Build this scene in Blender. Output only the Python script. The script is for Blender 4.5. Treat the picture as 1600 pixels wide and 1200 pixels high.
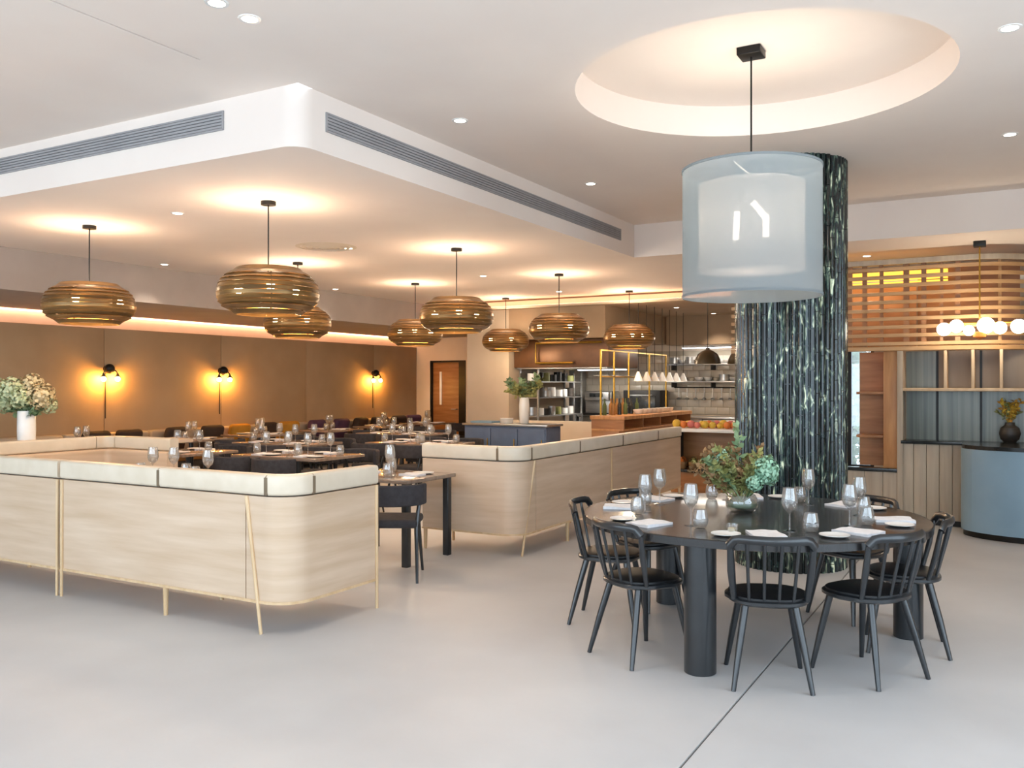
import bpy, bmesh, math, random
from mathutils import Vector, Matrix
random.seed(7)
R = math.radians
PI = math.pi
scene = bpy.context.scene
for o in list(bpy.data.objects):
    bpy.data.objects.remove(o)
COL = scene.collection

# ------------------------------------------------------------------ camera, sky, daylight, exposure
cam_d = bpy.data.cameras.new('camera'); cam = bpy.data.objects.new('camera', cam_d); COL.objects.link(cam)
cam.location = (0, 0, 1.57); cam.rotation_euler = (R(90), 0, R(29.45))
cam_d.sensor_width = 36; cam_d.lens = 31.0; cam_d.clip_start = .05; cam_d.clip_end = 200
scene.camera = cam
scene.view_settings.view_transform = 'Standard'; scene.view_settings.look = 'None'
scene.view_settings.gamma = 1; scene.view_settings.use_curve_mapping = False
scene.view_settings.exposure = 0.28
wd = bpy.data.worlds.new('overcast_sky'); scene.world = wd; wd.use_nodes = True
bg = wd.node_tree.nodes['Background']; bg.inputs[0].default_value = (.71, .86, 1.0, 1); bg.inputs[1].default_value = 4.1
scene.cycles.use_denoising = True
scene.cycles.max_bounces = 10; scene.cycles.diffuse_bounces = 6; scene.cycles.transparent_max_bounces = 16
scene.cycles.sample_clamp_indirect = 6; scene.cycles.caustics_reflective = False; scene.cycles.caustics_refractive = False
def portal(name, loc, rot, sx, sy):
    l = bpy.data.lights.new(name, 'AREA'); l.shape = 'RECTANGLE'; l.size = sx; l.size_y = sy
    l.cycles.is_portal = True
    o = bpy.data.objects.new(name, l); COL.objects.link(o); o.location = loc; o.rotation_euler = rot
portal('window_daylight_front', (-4.5, -3.05, 1.75), (R(90), 0, R(180)), 15, 3.3)
portal('added_daylight_side', (3.05, 1.5, 1.75), (R(90), 0, R(-90)), 7.4, 3.3)  # daylight through the added side window

# ------------------------------------------------------------------ helpers
def lin(h):
    h = h.lstrip('#'); v = [int(h[i:i + 2], 16) / 255 for i in (0, 2, 4)]
    return tuple(c / 12.92 if c <= .04045 else ((c + .055) / 1.055) ** 2.4 for c in v) + (1,)
MATS = {}
def mat(name, col, rough=.5, metal=0, col2=None, scale=(4, 4, 4), bump=0, spec=.5, detail=4, ramp=(.35, .65), emit=None, estr=0, trans=0, coat=0, rand=0, bscale=None):
    m = bpy.data.materials.new(name); m.use_nodes = True; nt = m.node_tree; N = nt.nodes; L = nt.links
    p = N['Principled BSDF']; p.inputs['Base Color'].default_value = lin(col); p.inputs['Roughness'].default_value = rough
    p.inputs['Metallic'].default_value = metal; p.inputs['Specular IOR Level'].default_value = spec
    p.inputs['Coat Weight'].default_value = coat
    if trans: p.inputs['Transmission Weight'].default_value = trans
    if emit: p.inputs['Emission Color'].default_value = lin(emit); p.inputs['Emission Strength'].default_value = estr
    out = None
    if col2 or bump:
        tc = N.new('ShaderNodeTexCoord'); mp = N.new('ShaderNodeMapping'); mp.inputs['Scale'].default_value = scale
        no = N.new('ShaderNodeTexNoise'); no.inputs['Scale'].default_value = 1; no.inputs['Detail'].default_value = detail
        L.new(tc.outputs['Object'], mp.inputs[0]); L.new(mp.outputs[0], no.inputs['Vector'])
        if col2:
            cr = N.new('ShaderNodeValToRGB'); cr.color_ramp.elements[0].color = lin(col); cr.color_ramp.elements[1].color = lin(col2)
            cr.color_ramp.elements[0].position, cr.color_ramp.elements[1].position = ramp
            L.new(no.outputs[0], cr.inputs[0]); out = cr.outputs[0]
        if bump:
            b = N.new('ShaderNodeBump'); b.inputs['Strength'].default_value = bump; b.inputs['Distance'].default_value = .01
            if bscale:
                n2 = N.new('ShaderNodeTexNoise'); n2.inputs['Scale'].default_value = bscale; L.new(tc.outputs['Object'], n2.inputs['Vector']); L.new(n2.outputs[0], b.inputs['Height'])
            else: L.new(no.outputs[0], b.inputs['Height'])
            L.new(b.outputs[0], p.inputs['Normal'])
    if rand:
        oi = N.new('ShaderNodeObjectInfo'); hs = N.new('ShaderNodeHueSaturation'); mr = N.new('ShaderNodeMapRange')
        mr.inputs[3].default_value = 1 - rand; mr.inputs[4].default_value = 1 + rand
        L.new(oi.outputs['Random'], mr.inputs[0]); L.new(mr.outputs[0], hs.inputs['Value'])
        if out: L.new(out, hs.inputs['Color'])
        else: hs.inputs['Color'].default_value = lin(col)
        out = hs.outputs[0]
    if out: L.new(out, p.inputs['Base Color'])
    MATS[name] = m; return m
def emat(name, col, s):
    m = bpy.data.materials.new(name); m.use_nodes = True; nt = m.node_tree; nt.nodes.clear()
    e = nt.nodes.new('ShaderNodeEmission'); e.inputs[0].default_value = lin(col); e.inputs[1].default_value = s
    o = nt.nodes.new('ShaderNodeOutputMaterial'); nt.links.new(e.outputs[0], o.inputs[0]); return m
def glassmat(name, tint='#ffffff', base=.12, rough=.02, whiten=.1):
    m = bpy.data.materials.new(name); m.use_nodes = True; nt = m.node_tree; N = nt.nodes; L = nt.links; N.clear()
    t = N.new('ShaderNodeBsdfTransparent'); t.inputs[0].default_value = lin(tint)
    d = N.new('ShaderNodeBsdfTranslucent'); d.inputs[0].default_value = (.95, .97, 1, 1)  # translucent white mixed in to paint bright reflections into the glass
    g = N.new('ShaderNodeBsdfGlossy'); g.inputs['Roughness'].default_value = rough
    lw = N.new('ShaderNodeLayerWeight'); lw.inputs['Blend'].default_value = .35
    mr = N.new('ShaderNodeMapRange'); mr.inputs[3].default_value = base; mr.inputs[4].default_value = .6
    m0 = N.new('ShaderNodeMixShader'); m0.inputs[0].default_value = whiten
    mx = N.new('ShaderNodeMixShader'); o = N.new('ShaderNodeOutputMaterial')
    L.new(t.outputs[0], m0.inputs[1]); L.new(d.outputs[0], m0.inputs[2])
    L.new(lw.outputs['Facing'], mr.inputs[0]); L.new(mr.outputs[0], mx.inputs[0]); L.new(m0.outputs[0], mx.inputs[1]); L.new(g.outputs[0], mx.inputs[2]); L.new(mx.outputs[0], o.inputs[0])
    return m
def sheermat(name, col, alpha, tl=.5):
    m = bpy.data.materials.new(name); m.use_nodes = True; nt = m.node_tree; N = nt.nodes; L = nt.links; N.clear()
    t = N.new('ShaderNodeBsdfTransparent'); d = N.new('ShaderNodeBsdfDiffuse'); r = N.new('ShaderNodeBsdfTranslucent')
    d.inputs[0].default_value = lin(col); r.inputs[0].default_value = lin(col)
    a = N.new('ShaderNodeMixShader'); a.inputs[0].default_value = tl; b = N.new('ShaderNodeMixShader'); b.inputs[0].default_value = alpha
    o = N.new('ShaderNodeOutputMaterial')
    L.new(d.outputs[0], a.inputs[1]); L.new(r.outputs[0], a.inputs[2]); L.new(t.outputs[0], b.inputs[1]); L.new(a.outputs[0], b.inputs[2]); L.new(b.outputs[0], o.inputs[0])
    return m

class MB:
    def __init__(s): s.v = []; s.f = []
    def add(s, vs, fs):
        n = len(s.v); s.v += [tuple(v) for v in vs]; s.f += [tuple(i + n for i in f) for f in fs]; return s
    def box(s, x0, x1, y0, y1, z0, z1):
        return s.add([(x0, y0, z0), (x1, y0, z0), (x1, y1, z0), (x0, y1, z0), (x0, y0, z1), (x1, y0, z1), (x1, y1, z1), (x0, y1, z1)],
                     [(3, 2, 1, 0), (4, 5, 6, 7), (0, 1, 5, 4), (1, 2, 6, 5), (2, 3, 7, 6), (3, 0, 4, 7)])
    def bevbox(s, x0, x1, y0, y1, z0, z1, b):
        bm = bmesh.new(); bmesh.ops.create_cube(bm, size=1)
        for v in bm.verts: v.co = Vector(((x0 + x1) / 2 + v.co.x * (x1 - x0), (y0 + y1) / 2 + v.co.y * (y1 - y0), (z0 + z1) / 2 + v.co.z * (z1 - z0)))
        bmesh.ops.bevel(bm, geom=bm.edges[:], offset=b, segments=3, profile=.5, affect='EDGES')
        bm.verts.index_update(); s.add([v.co[:] for v in bm.verts], [[v.index for v in f.verts] for f in bm.faces]); bm.free(); return s
    def tube(s, pts, rad, n=10, flat=None):
        pts = [Vector(p) for p in pts]; k = len(pts)
        rad = rad if isinstance(rad, (list, tuple)) else [rad] * k
        vs = []; up = None
        for i, p in enumerate(pts):
            t = (pts[min(i + 1, k - 1)] - pts[max(i - 1, 0)]).normalized()
            if up is None: up = Vector((0, 0, 1)) if abs(t.z) < .9 else Vector((0, 1, 0))
            a = t.cross(up)
            if a.length < 1e-4: a = t.orthogonal()
            a.normalize(); b = a.cross(t).normalized(); up = b
            for j in range(n):
                th = 2 * PI * j / n
                vs.append(p + a * math.cos(th) * rad[i] + b * math.sin(th) * rad[i] * (flat or 1))
        fs = [(i * n + j, i * n + (j + 1) % n, (i + 1) * n + (j + 1) % n, (i + 1) * n + j) for i in range(k - 1) for j in range(n)]
        fs += [tuple(range(n))[::-1], tuple((k - 1) * n + j for j in range(n))]
        return s.add(vs, fs)
    def lathe(s, prof, n=32, c=(0, 0, 0), close=False):
        vs = [(c[0] + r * math.cos(2 * PI * j / n), c[1] + r * math.sin(2 * PI * j / n), c[2] + z) for r, z in prof for j in range(n)]
        k = len(prof); fs = []
        for i in range(k if close else k - 1):
            i2 = (i + 1) % k
            fs += [(i * n + j, i * n + (j + 1) % n, i2 * n + (j + 1) % n, i2 * n + j) for j in range(n)]
        if not close:
            if prof[0][0] > 1e-5: fs.append(tuple(range(n))[::-1])
            if prof[-1][0] > 1e-5: fs.append(tuple((k - 1) * n + j for j in range(n)))
        return s.add(vs, fs)
    def prism(s, poly, z0, z1):
        n = len(poly)
        return s.add([(x, y, z0) for x, y in poly] + [(x, y, z1) for x, y in poly],
                     [tuple(range(n))[::-1], tuple(range(n, 2 * n))] + [(i, (i + 1) % n, n + (i + 1) % n, n + i) for i in range(n)])
    def sweep(s, path, prof):
        # closed profile (offset to the right of travel, z) swept along a plan path
        k = len(path); m = len(prof); vs = []
        for i, p in enumerate(path):
            a = Vector(path[max(i - 1, 0)]); b = Vector(path[min(i + 1, k - 1)])
            pv = Vector(p); t1 = (pv - a).normalized() if i else (b - pv).normalized(); t2 = (b - pv).normalized() if i < k - 1 else t1
            t = (t1 + t2).normalized(); nr = Vector((t.y, -t.x)); sc = 1 / max(.5, t.dot(t1))
            vs += [(p[0] + nr.x * o * sc, p[1] + nr.y * o * sc, z) for o, z in prof]
        fs = [(i * m + j, (i + 1) * m + j, (i + 1) * m + (j + 1) % m, i * m + (j + 1) % m) for i in range(k - 1) for j in range(m)]
        fs += [tuple(range(m)), tuple((k - 1) * m + j for j in range(m))[::-1]]
        return s.add(vs, fs)
    def sphere(s, c, r, n=12, m=8, sz=1):
        return s.lathe([(max(1e-6, r * math.sin(PI * i / m)), -r * sz * math.cos(PI * i / m)) for i in range(m + 1)], n, c)
    def mesh(s, name, sharp=38):
        me = bpy.data.meshes.new(name); me.from_pydata(s.v, [], s.f)
        bm = bmesh.new(); bm.from_mesh(me); bmesh.ops.remove_doubles(bm, verts=bm.verts, dist=1e-5); bmesh.ops.recalc_face_normals(bm, faces=bm.faces); bm.to_mesh(me); bm.free()
        for p in me.polygons: p.use_smooth = True
        me.set_sharp_from_angle(angle=R(sharp)); return me
    def build(s, name, m, parent=None, sharp=38):
        me = s.mesh(name, sharp); me.materials.append(m); return link(name, me, parent)
def link(name, me, parent=None):
    o = bpy.data.objects.new(name, me); COL.objects.link(o)
    if parent: o.parent = parent
    return o
def tag(o, label=None, cat=None, group=None, kind=None):
    if label: o['label'] = label
    if cat: o['category'] = cat
    if group: o['group'] = group
    if kind: o['kind'] = kind
    return o
def thing(name, label, cat, loc=(0, 0, 0), rz=0, group=None):
    o = bpy.data.objects.new(name, None); COL.objects.link(o); o.location = loc; o.rotation_euler = (0, 0, rz); o.empty_display_size = .1
    return tag(o, label, cat, group)
def struct(name, mb, m, label=None, parent=None):
    o = mb.build(name, m, parent)
    if not parent: tag(o, label or name.replace('_', ' ') + ' of the restaurant', name.split('_')[0], kind='structure')
    return o
def dup(root, loc, rz=0, label=None, parent=None):
    c = root.copy(); COL.objects.link(c); c.parent = parent
    if parent is None: c.location = loc; c.rotation_euler = (0, 0, rz)
    if label: c['label'] = label
    for ch in [x for x in bpy.data.objects if x.parent == root]: dup(ch, None, parent=c)
    return c
def lamp(kind, name, loc, energy, col, parent=None, rad=.05, rot=None, spot=None, blend=.6, size=None):
    l = bpy.data.lights.new(name, kind); l.energy = energy; l.color = col
    if kind == 'AREA':
        l.shape = 'RECTANGLE'; l.size, l.size_y = size
    else: l.shadow_soft_size = rad
    if kind == 'SPOT': l.spot_size = R(spot); l.spot_blend = blend
    o = bpy.data.objects.new(name, l); COL.objects.link(o); o.location = loc
    if rot: o.rotation_euler = rot
    if parent: o.parent = parent
    return o
def arc(cx, cy, r, a0, a1, n=10):
    return [(cx + r * math.cos(R(a0 + (a1 - a0) * i / n)), cy + r * math.sin(R(a0 + (a1 - a0) * i / n))) for i in range(n + 1)]
def sub(path, s0, s1):
    out = []; s = 0
    for i in range(len(path) - 1):
        a = Vector(path[i]); b = Vector(path[i + 1]); l = (b - a).length
        if l < 1e-9: continue
        if s <= s0 < s + l: out.append(tuple(a.lerp(b, (s0 - s) / l)))
        if s0 < s + l < s1: out.append(tuple(b))
        if s < s1 <= s + l + 1e-9: out.append(tuple(a.lerp(b, (s1 - s) / l)))
        s += l
    return [p for i, p in enumerate(out) if i == 0 or (Vector(p) - Vector(out[i - 1])).length > 1e-5]
def plen(path): return sum((Vector(path[i + 1]) - Vector(path[i])).length for i in range(len(path) - 1))
def rrect(o0, o1, z0, z1, r, n=4):
    pts = []
    for cx, cz, a in ((o1 - r, z0 + r, -90), (o1 - r, z1 - r, 0), (o0 + r, z1 - r, 90), (o0 + r, z0 + r, 180)):
        pts += [(cx + r * math.cos(R(a + 90 * i / n)), cz + r * math.sin(R(a + 90 * i / n))) for i in range(n + 1)]
    return pts
ORD = ['first', 'second', 'third', 'fourth', 'fifth', 'sixth', 'seventh', 'eighth', 'ninth', 'tenth']

# ------------------------------------------------------------------ materials
M_floor = mat('pale_concrete', '#bdbdbe', .5, col2='#c8c8c9', scale=(.9, .9, .9), bump=.04, detail=6, bscale=30)
M_joint = mat('joint_filler', '#6f6c69', .8, col2='#5c5956')
M_plaster = mat('white_plaster', '#e8dbd1', .85, col2='#ebdfd5', scale=(1.5, 1.5, 1.5), bump=.02, bscale=60)
M_cream = mat('cream_plaster', '#d6c6b0', .85, col2='#dccdb8', scale=(2, 2, 2), bump=.03, bscale=50)
M_taupe = mat('taupe_plaster', '#b3a490', .85, col2='#bbac98', scale=(2, 2, 2), bump=.03, bscale=50)
M_brown = mat('brown_wall_panel', '#ab8f6e', .75, col2='#a28665', scale=(1.5, 1.5, 1.5), bump=.06, bscale=40)
M_vent = mat('grey_vent_metal', '#9a9899', .6, 0, col2='#929091')
M_ventd = mat('vent_dark_inside', '#6c6a6b', .8, col2='#636162')
M_ash = mat('ash_plywood', '#d6c0a9', .45, col2='#c2a88c', scale=(1.2, 1.2, 14), bump=.03, detail=6, ramp=(.3, .7))
M_ashleg = mat('ash_solid', '#d8bd97', .4, col2='#c9ab83', scale=(20, 20, 2))
M_gap = mat('dark_stitch_gap', '#7d6c56', .7, col2='#6d5d49')
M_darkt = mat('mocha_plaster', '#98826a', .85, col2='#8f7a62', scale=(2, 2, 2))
M_hide = mat('cream_leather', '#dcd0bd', .38, col2='#d4c7b2', scale=(6, 6, 6), bump=.05, bscale=120)
M_seat = mat('grey_upholstery', '#9a9a98', .9, col2='#8c8c8a', scale=(30, 30, 30), bump=.1)
M_black = mat('black_lacquer', '#1d1f22', .28, col2='#25282b', scale=(6, 6, 6), coat=.3)
M_seatblk = mat('black_leather_pad', '#121315', .45, col2='#191a1d', bump=.05, bscale=80)
M_tabtop = mat('black_polished_oak', '#1e1d1d', .27, col2='#292626', scale=(2, 30, 2), coat=.15)
M_ebony = mat('dark_oak', '#2b2622', .5, col2='#3a322b', scale=(3, 3, 18))
M_shell = mat('charcoal_upholstery', '#38363a', .85, col2='#2e2c30', scale=(25, 25, 25), bump=.1)
M_wood = mat('warm_oak', '#a8764a', .4, col2='#8f6038', scale=(2, 2, 16), detail=6)
M_woodh = mat('honey_oak', '#c4905c', .4, col2='#ab7747', scale=(14, 14, 2), detail=6)
M_greige = mat('greige_timber', '#b5a692', .5, col2='#a39380', scale=(14, 14, 1.2), detail=6)
M_beige = mat('beige_oak', '#c4ab8c', .45, col2='#b59a7a', scale=(14, 14, 2), detail=5)
M_slat = mat('slat_oak', '#c29a6d', .45, col2='#b0875a', scale=(3, 3, 30), detail=5)
M_veneer = mat('bronze_veneer', '#9a7748', .3, .55, col2='#6d5230', scale=(3, 3, 40), rand=.25)
M_gold = mat('amber_glow_liner', '#c98a3c', .5, col2='#b87a30')
M_blackm = mat('black_metal', '#1b1a19', .4, .6, col2='#242220')
M_brass = mat('brushed_brass', '#c39a43', .3, .9, col2='#b08937', scale=(30, 30, 30))
M_steel = mat('stainless_steel', '#b9b9b7', .3, .9, col2='#a9a9a8', scale=(3, 3, 30))
M_white = mat('white_glaze', '#ecebe8', .25, col2='#e4e2de')
M_linen = mat('white_linen', '#e9e8ea', .85, col2='#dfdee1', scale=(40, 40, 40), bump=.05)
M_glass = glassmat('clear_glass', '#fafcfd', .1, .03, .16)
M_pane = mat('grey_green_fluted_glass', '#62675e', .22, col2='#85887c', scale=(26, 2, .4), spec=.4)
M_pane2 = mat('taupe_back_panel', '#8f8070', .5, col2='#867768', scale=(14, 2, 1))
M_blue = mat('blue_grey_panel', '#84a0b2', .35, col2='#7b97a9', scale=(2, 2, 2))
M_sbox = mat('slate_blue_cabinet', '#4e6280', .5, col2='#465875')
M_counter = mat('black_stone', '#1c1e1f', .2, col2='#2a2c2d', scale=(12, 12, 12))
M_tilew = mat('cream_glazed_tile', '#d2c7b4', .25, col2='#c9bda9', rand=.06)
M_grout = mat('tile_grout', '#b0a48f', .9, col2='#a79b86')
M_leaf = mat('sage_leaf', '#8fa67f', .6, col2='#70895f', scale=(9, 9, 9), rand=.2)
M_olive = mat('olive_foliage', '#98985c', .6, col2='#787a48', scale=(9, 9, 9), rand=.2)
M_rust = mat('rust_foliage', '#a5845a', .65, col2='#8a6844', scale=(9, 9, 9), rand=.2)
M_mint = mat('mint_hydrangea', '#8fbb9d', .6, col2='#a9cdb0', scale=(20, 20, 20))
M_hyd = mat('pale_hydrangea', '#cdd0a8', .65, col2='#b3c093', scale=(18, 18, 18))
M_hydc = mat('cream_hydrangea', '#d9c9a0', .65, col2='#c4ad80', scale=(18, 18, 18))
M_stem = mat('green_stem', '#56663a', .7, col2='#465530')
M_mustard = mat('mustard_velvet', '#b8842a', .8, col2='#a5741f', bump=.05)
M_purple = mat('plum_velvet', '#4e3350', .8, col2='#432b46', bump=.05)
M_dkcush = mat('espresso_velvet', '#3a2a20', .85, col2='#30231b', bump=.05)
M_ochre = mat('ochre_leather', '#9a6a30', .55, col2='#8a5d28')
M_bulb = emat('warm_bulb', '#ffd9a0', 22)
M_bulbs = emat('amber_filament_bulb', '#ffb451', 340)
M_bulbw = emat('white_bulb', '#fff0d8', 16)
M_led = emat('warm_led', '#ffb890', 9)
M_ledk = emat('kitchen_tube', '#f4f6ff', 9)
M_dl = emat('downlight_lens', '#fff1dc', 12)
M_amberled = emat('amber_led', '#f5b446', 1.9)

# ------------------------------------------------------------------ the setting
HC, HD, HK = 3.48, 3.09, 2.94
o = struct('floor', MB().box(-12.6, 3.2, -3.2, 18, -.12, -.012), M_joint, 'pale polished concrete floor with one dark joint running under the table')
XJ = -1.175
MB().box(-12.6, XJ - .006, -3.2, 18, -.0119, 0).build('floor_slab', M_floor, o)
MB().box(XJ + .006, 3.2, -3.2, 18, -.0119, 0).build('floor_slab', M_floor, o)

def hole_plate(x0, x1, y0, y1, z, th, hc, hr, n=72):
    ring = [(hc[0] + hr * math.cos(2 * PI * i / n), hc[1] + hr * math.sin(2 * PI * i / n)) for i in range(n)]
    bm = bmesh.new(); es = []
    for loop in ([(x0, y0), (x1, y0), (x1, y1), (x0, y1)], ring):
        vs = [bm.verts.new((a, b, z)) for a, b in loop]
        es += [bm.edges.new((vs[i], vs[(i + 1) % len(vs)])) for i in range(len(vs))]
    bmesh.ops.triangle_fill(bm, edges=es, use_beauty=True)
    bm.verts.index_update(); mb = MB(); mb.add([v.co[:] for v in bm.verts], [[v.index for v in f.verts] for f in bm.faces]); bm.free(); return mb
RC = (-1.41, 5.68); RR = 1.16
c = struct('ceiling', hole_plate(-3.93, 3.2, -3.2, 9.95, HC, 0, RC, RR), M_plaster, 'high white plaster ceiling with a round lit recess above the table')
mb = MB(); mb.lathe([(RR, 0), (RR, .23)], 72, (RC[0], RC[1], HC)); mb.f = [f for f in mb.f if len(f) == 4]
mb.build('recess_rim', M_plaster, c)
MB().lathe([(1e-4, .23), (RR + .05, .23), (RR + .05, .27), (1e-4, .27)], 72, (RC[0], RC[1], HC)).build('recess_top', M_plaster, c)
# left field of the high ceiling, beyond the shadow groove
MB().box(-12.6, -4.165, -3.2, 4.2, HC, HC + .05).build('ceiling_field', M_plaster, c)
MB().box(-4.15, -3.93, -3.2, 4.2, HC, HC + .05).build('ceiling_field', M_plaster, c)
MB().box(-4.165, -4.15, 3.62, 4.2, HC, HC + .05).build('ceiling_field', M_plaster, c)
MB().box(-4.2, -4.1, -3.2, 3.65, HC + .051, HC + .07).build('shadow_groove', M_joint, c)
# lowered ceiling slab
CR = .14
poly = [(-3.93, 18)] + [(-3.93, 4.2 + CR)] + arc(-3.93 - CR, 4.2 + CR, CR, 0, -90, 8) + [(-9.7, 4.2), (-9.7, 18)]
lc = struct('ceiling_lowered', MB().prism(poly, HD, HC + .02), M_plaster, 'lowered white ceiling block over the dining area, with rounded corner')
struct('ceiling_rear', MB().box(-3.93, 3.2, 9.95, 13.9, HD, HC + .02), M_plaster, 'lowered rear ceiling with white fascia above the slatted screen')
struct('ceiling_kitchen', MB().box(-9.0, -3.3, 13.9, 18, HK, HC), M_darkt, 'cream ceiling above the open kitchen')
M_soff = mat('grey_lilac_plaster', '#a79c95', .85, col2='#a0958e', scale=(2, 2, 2))
struct('ceiling_soffit', MB().box(-12.6, -9.7, -3.2, 18, 2.62, HC), M_soff, 'low taupe soffit along the brown panelled wall')
t = struct('trim_1', MB().box(-9.6, -3.3, 13.86, 13.9, 2.96, 3.06), M_cream, 'cream cove ledge with hidden warm light above the kitchen edge')
MB().box(-9.5, -3.4, 13.74, 13.78, 2.957, 2.965).build('led_strip', M_led, t)
MB().box(-9.6, -3.3, 13.66, 13.86, 2.93, 2.955).build('ledge', M_cream, t)
# vents
def vent(name, label, ax, a0, a1, pos, z0, z1):
    v = thing(name, label, 'air vent')
    def bx(u0, u1, d0, d1, w0, w1, nm, m):
        b = MB()
        if ax == 'x': b.box(u0, u1, pos - d1, pos - d0, w0, w1)
        else: b.box(pos + d0, pos + d1, u0, u1, w0, w1)
        return b.build(nm, m, v)
    bx(a0, a1, .0, .004, z0, z1, 'backing', M_ventd)
    f = .012
    bx(a0 - f, a1 + f, 0, .012, z1, z1 + f, 'frame', M_vent); bx(a0 - f, a1 + f, 0, .012, z0 - f, z0, 'frame', M_vent)
    bx(a0 - f, a0, 0, .012, z0, z1, 'frame', M_vent); bx(a1, a1 + f, 0, .012, z0, z1, 'frame', M_vent)
    for i in range(5):
        z = z0 + (z1 - z0) * (i + .5) / 5; bx(a0, a1, .003, .012, z - .0075, z + .0075, 'blade', M_vent)
    return v
vent('linear_vent', 'long grey slot vent on the left face of the lowered ceiling block', 'x', -8.6, -4.6, 4.2, 3.285, 3.39)
vent('linear_vent', 'long grey slot vent on the right face of the lowered ceiling block', 'y', 4.47, 9.5, -3.93, 3.245, 3.35)
# walls
w = struct('wall_left', MB().box(-12.7, -12.06, 4.2, 18, 0, 3.2), M_cream, 'cream wall carrying the brown panels and wall lamps')
ys = [4.25, 6.35, 8.59, 10.86, 13.0, 15.1, 16.66]
for a, b in zip(ys, ys[1:]):
    MB().bevbox(-12.06, -11.94, a + .004, b - .004, .1, 2.415, .004).build('wall_panel', M_brown, w)
MB().box(-12.055, -11.99, 4.3, 16.6, 2.6, 2.617).build('led_strip', M_led, w)
struct('wall_side', MB().box(-12.7, -12.0, -3.2, 4.2, 0, 3.5), M_cream, 'cream wall at the far left, out of view')
struct('wall_door', MB().box(-12.1, -11.53, 16.67, 17.2, 0, 2.62).box(-10.6, -8.9, 16.67, 17.2, 0, 2.94).box(-11.53, -10.6, 16.67, 17.2, 2.09, 2.62), M_cream, 'cream wall around the wooden door')
d = struct('door_1', MB().bevbox(-11.52, -10.78, 16.72, 16.77, .005, 2.06, .004), M_wood, 'brown wooden door with a long glass slot, at the far end')
MB().box(-11.53, -10.6, 16.66, 16.8, 2.06, 2.1).box(-10.78, -10.6, 16.66, 16.8, 0, 2.06).box(-11.56, -11.52, 16.66, 16.8, 0, 2.1).build('door_surround', M_blackm, d)  # dark surround, widest as a strip on the right
MB().box(-11.33, -11.27, 16.705, 16.72, 1.1, 1.85).build('vision_panel', M_white, d)
MB().tube([(-10.86, 16.72, 1.0), (-10.86, 16.66, 1.0), (-10.98, 16.66, 1.0)], .012).build('door_handle', M_steel, d)
struct('wall_kitchen_front', MB().box(-8.95, -8.04, 14.12, 16.67, 0, 2.94), M_taupe, 'taupe wall block left of the kitchen opening')
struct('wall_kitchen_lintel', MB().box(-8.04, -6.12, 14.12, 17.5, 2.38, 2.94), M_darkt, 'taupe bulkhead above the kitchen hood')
struct('wall_kitchen_low', MB().box(-8.04, -6.3, 14.2, 14.35, 0, .9), M_cream, 'low cream wall below the kitchen opening')
struct('wall_kitchen_rear', MB().box(-9, -3.3, 17.57, 17.9, 0, 3.0), M_cream, 'cream rear wall of the open kitchen')
struct('wall_kitchen_side', MB().box(-3.4, -3.3, 14.0, 17.9, 0, 3.0), M_cream, 'cream side wall of the open kitchen')
struct('wall_right', MB().box(3.0, 3.4, 5.2, 18, 0, 3.5).box(3.0, 3.4, -3.2, -2.2, 0, 3.5), M_cream, 'cream wall at the far right, out of view')
struct('wall_front', MB().box(-12.6, -12.0, -3.4, -3.0, 0, 3.5).box(-12.6, 3.2, -3.4, -3.0, 3.4, 3.5).box(-12.6, 3.2, -3.4, -3.0, 0, .1), M_cream, 'glazed front wall behind the viewer')
wf = struct('window_1', MB().box(-12.0, 3.0, -3.25, -3.15, .1, .16).box(-12.0, 3.0, -3.25, -3.15, 3.34, 3.4), M_blackm, 'tall shopfront window behind the viewer')
for x in (-9, -6, -3, 0, 3): MB().box(x - .03, x + .03, -3.25, -3.15, .16, 3.34).build('mullion', M_blackm, wf)
wf = struct('window_added', MB().box(3.15, 3.25, -2.2, 5.2, 0, .1).box(3.15, 3.25, -2.2, 5.2, 3.38, 3.48), M_blackm, 'added unseen side window right of the viewer, brightening the floor')  # opening added and sized to brighten the floor around the table
for y in (-.4, 1.5, 3.4): MB().box(3.15, 3.25, y - .03, y + .03, .1, 3.38).build('mullion', M_blackm, wf)

# ------------------------------------------------------------------ ceiling fittings
def downlight(x, y, z, label, power=0, name='downlight', spot=100):
    t = thing(name, label, 'downlight', (x, y, z), 0, 'recessed ceiling downlights')
    MB().lathe([(.042, -.004), (.058, -.004), (.06, 0), (.042, 0)], 24, close=True).build('trim_ring', M_white, t)
    MB().lathe([(1e-4, -.003), (.042, -.003), (.042, -.001), (1e-4, -.001)], 24).build('lens', M_dl, t)
    if power: lamp('SPOT', 'downlight_beam', (0, 0, -.02), power, (1, .86, .70), t, .04, spot=spot)
    return t
for x, y, lb, p in ((-3.46, 3.12, 'bright twin downlight nearer the top edge of the picture', 26), (-3.46, 3.34, 'bright twin downlight just right of its pair at top left', 26),
                 (-3.47, 5.38, 'downlight in the high ceiling above the right-hand slot vent start', 26), (-3.48, 7.69, 'downlight in the high ceiling near the far end of the right slot vent', 26),
                 (0, 5.43, 'downlight at the upper right corner of the picture', 26), (0, 7.75, 'downlight right of the big drum lamp, lower of two', 26)):
    downlight(x, y, HC, lb, p)
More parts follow.
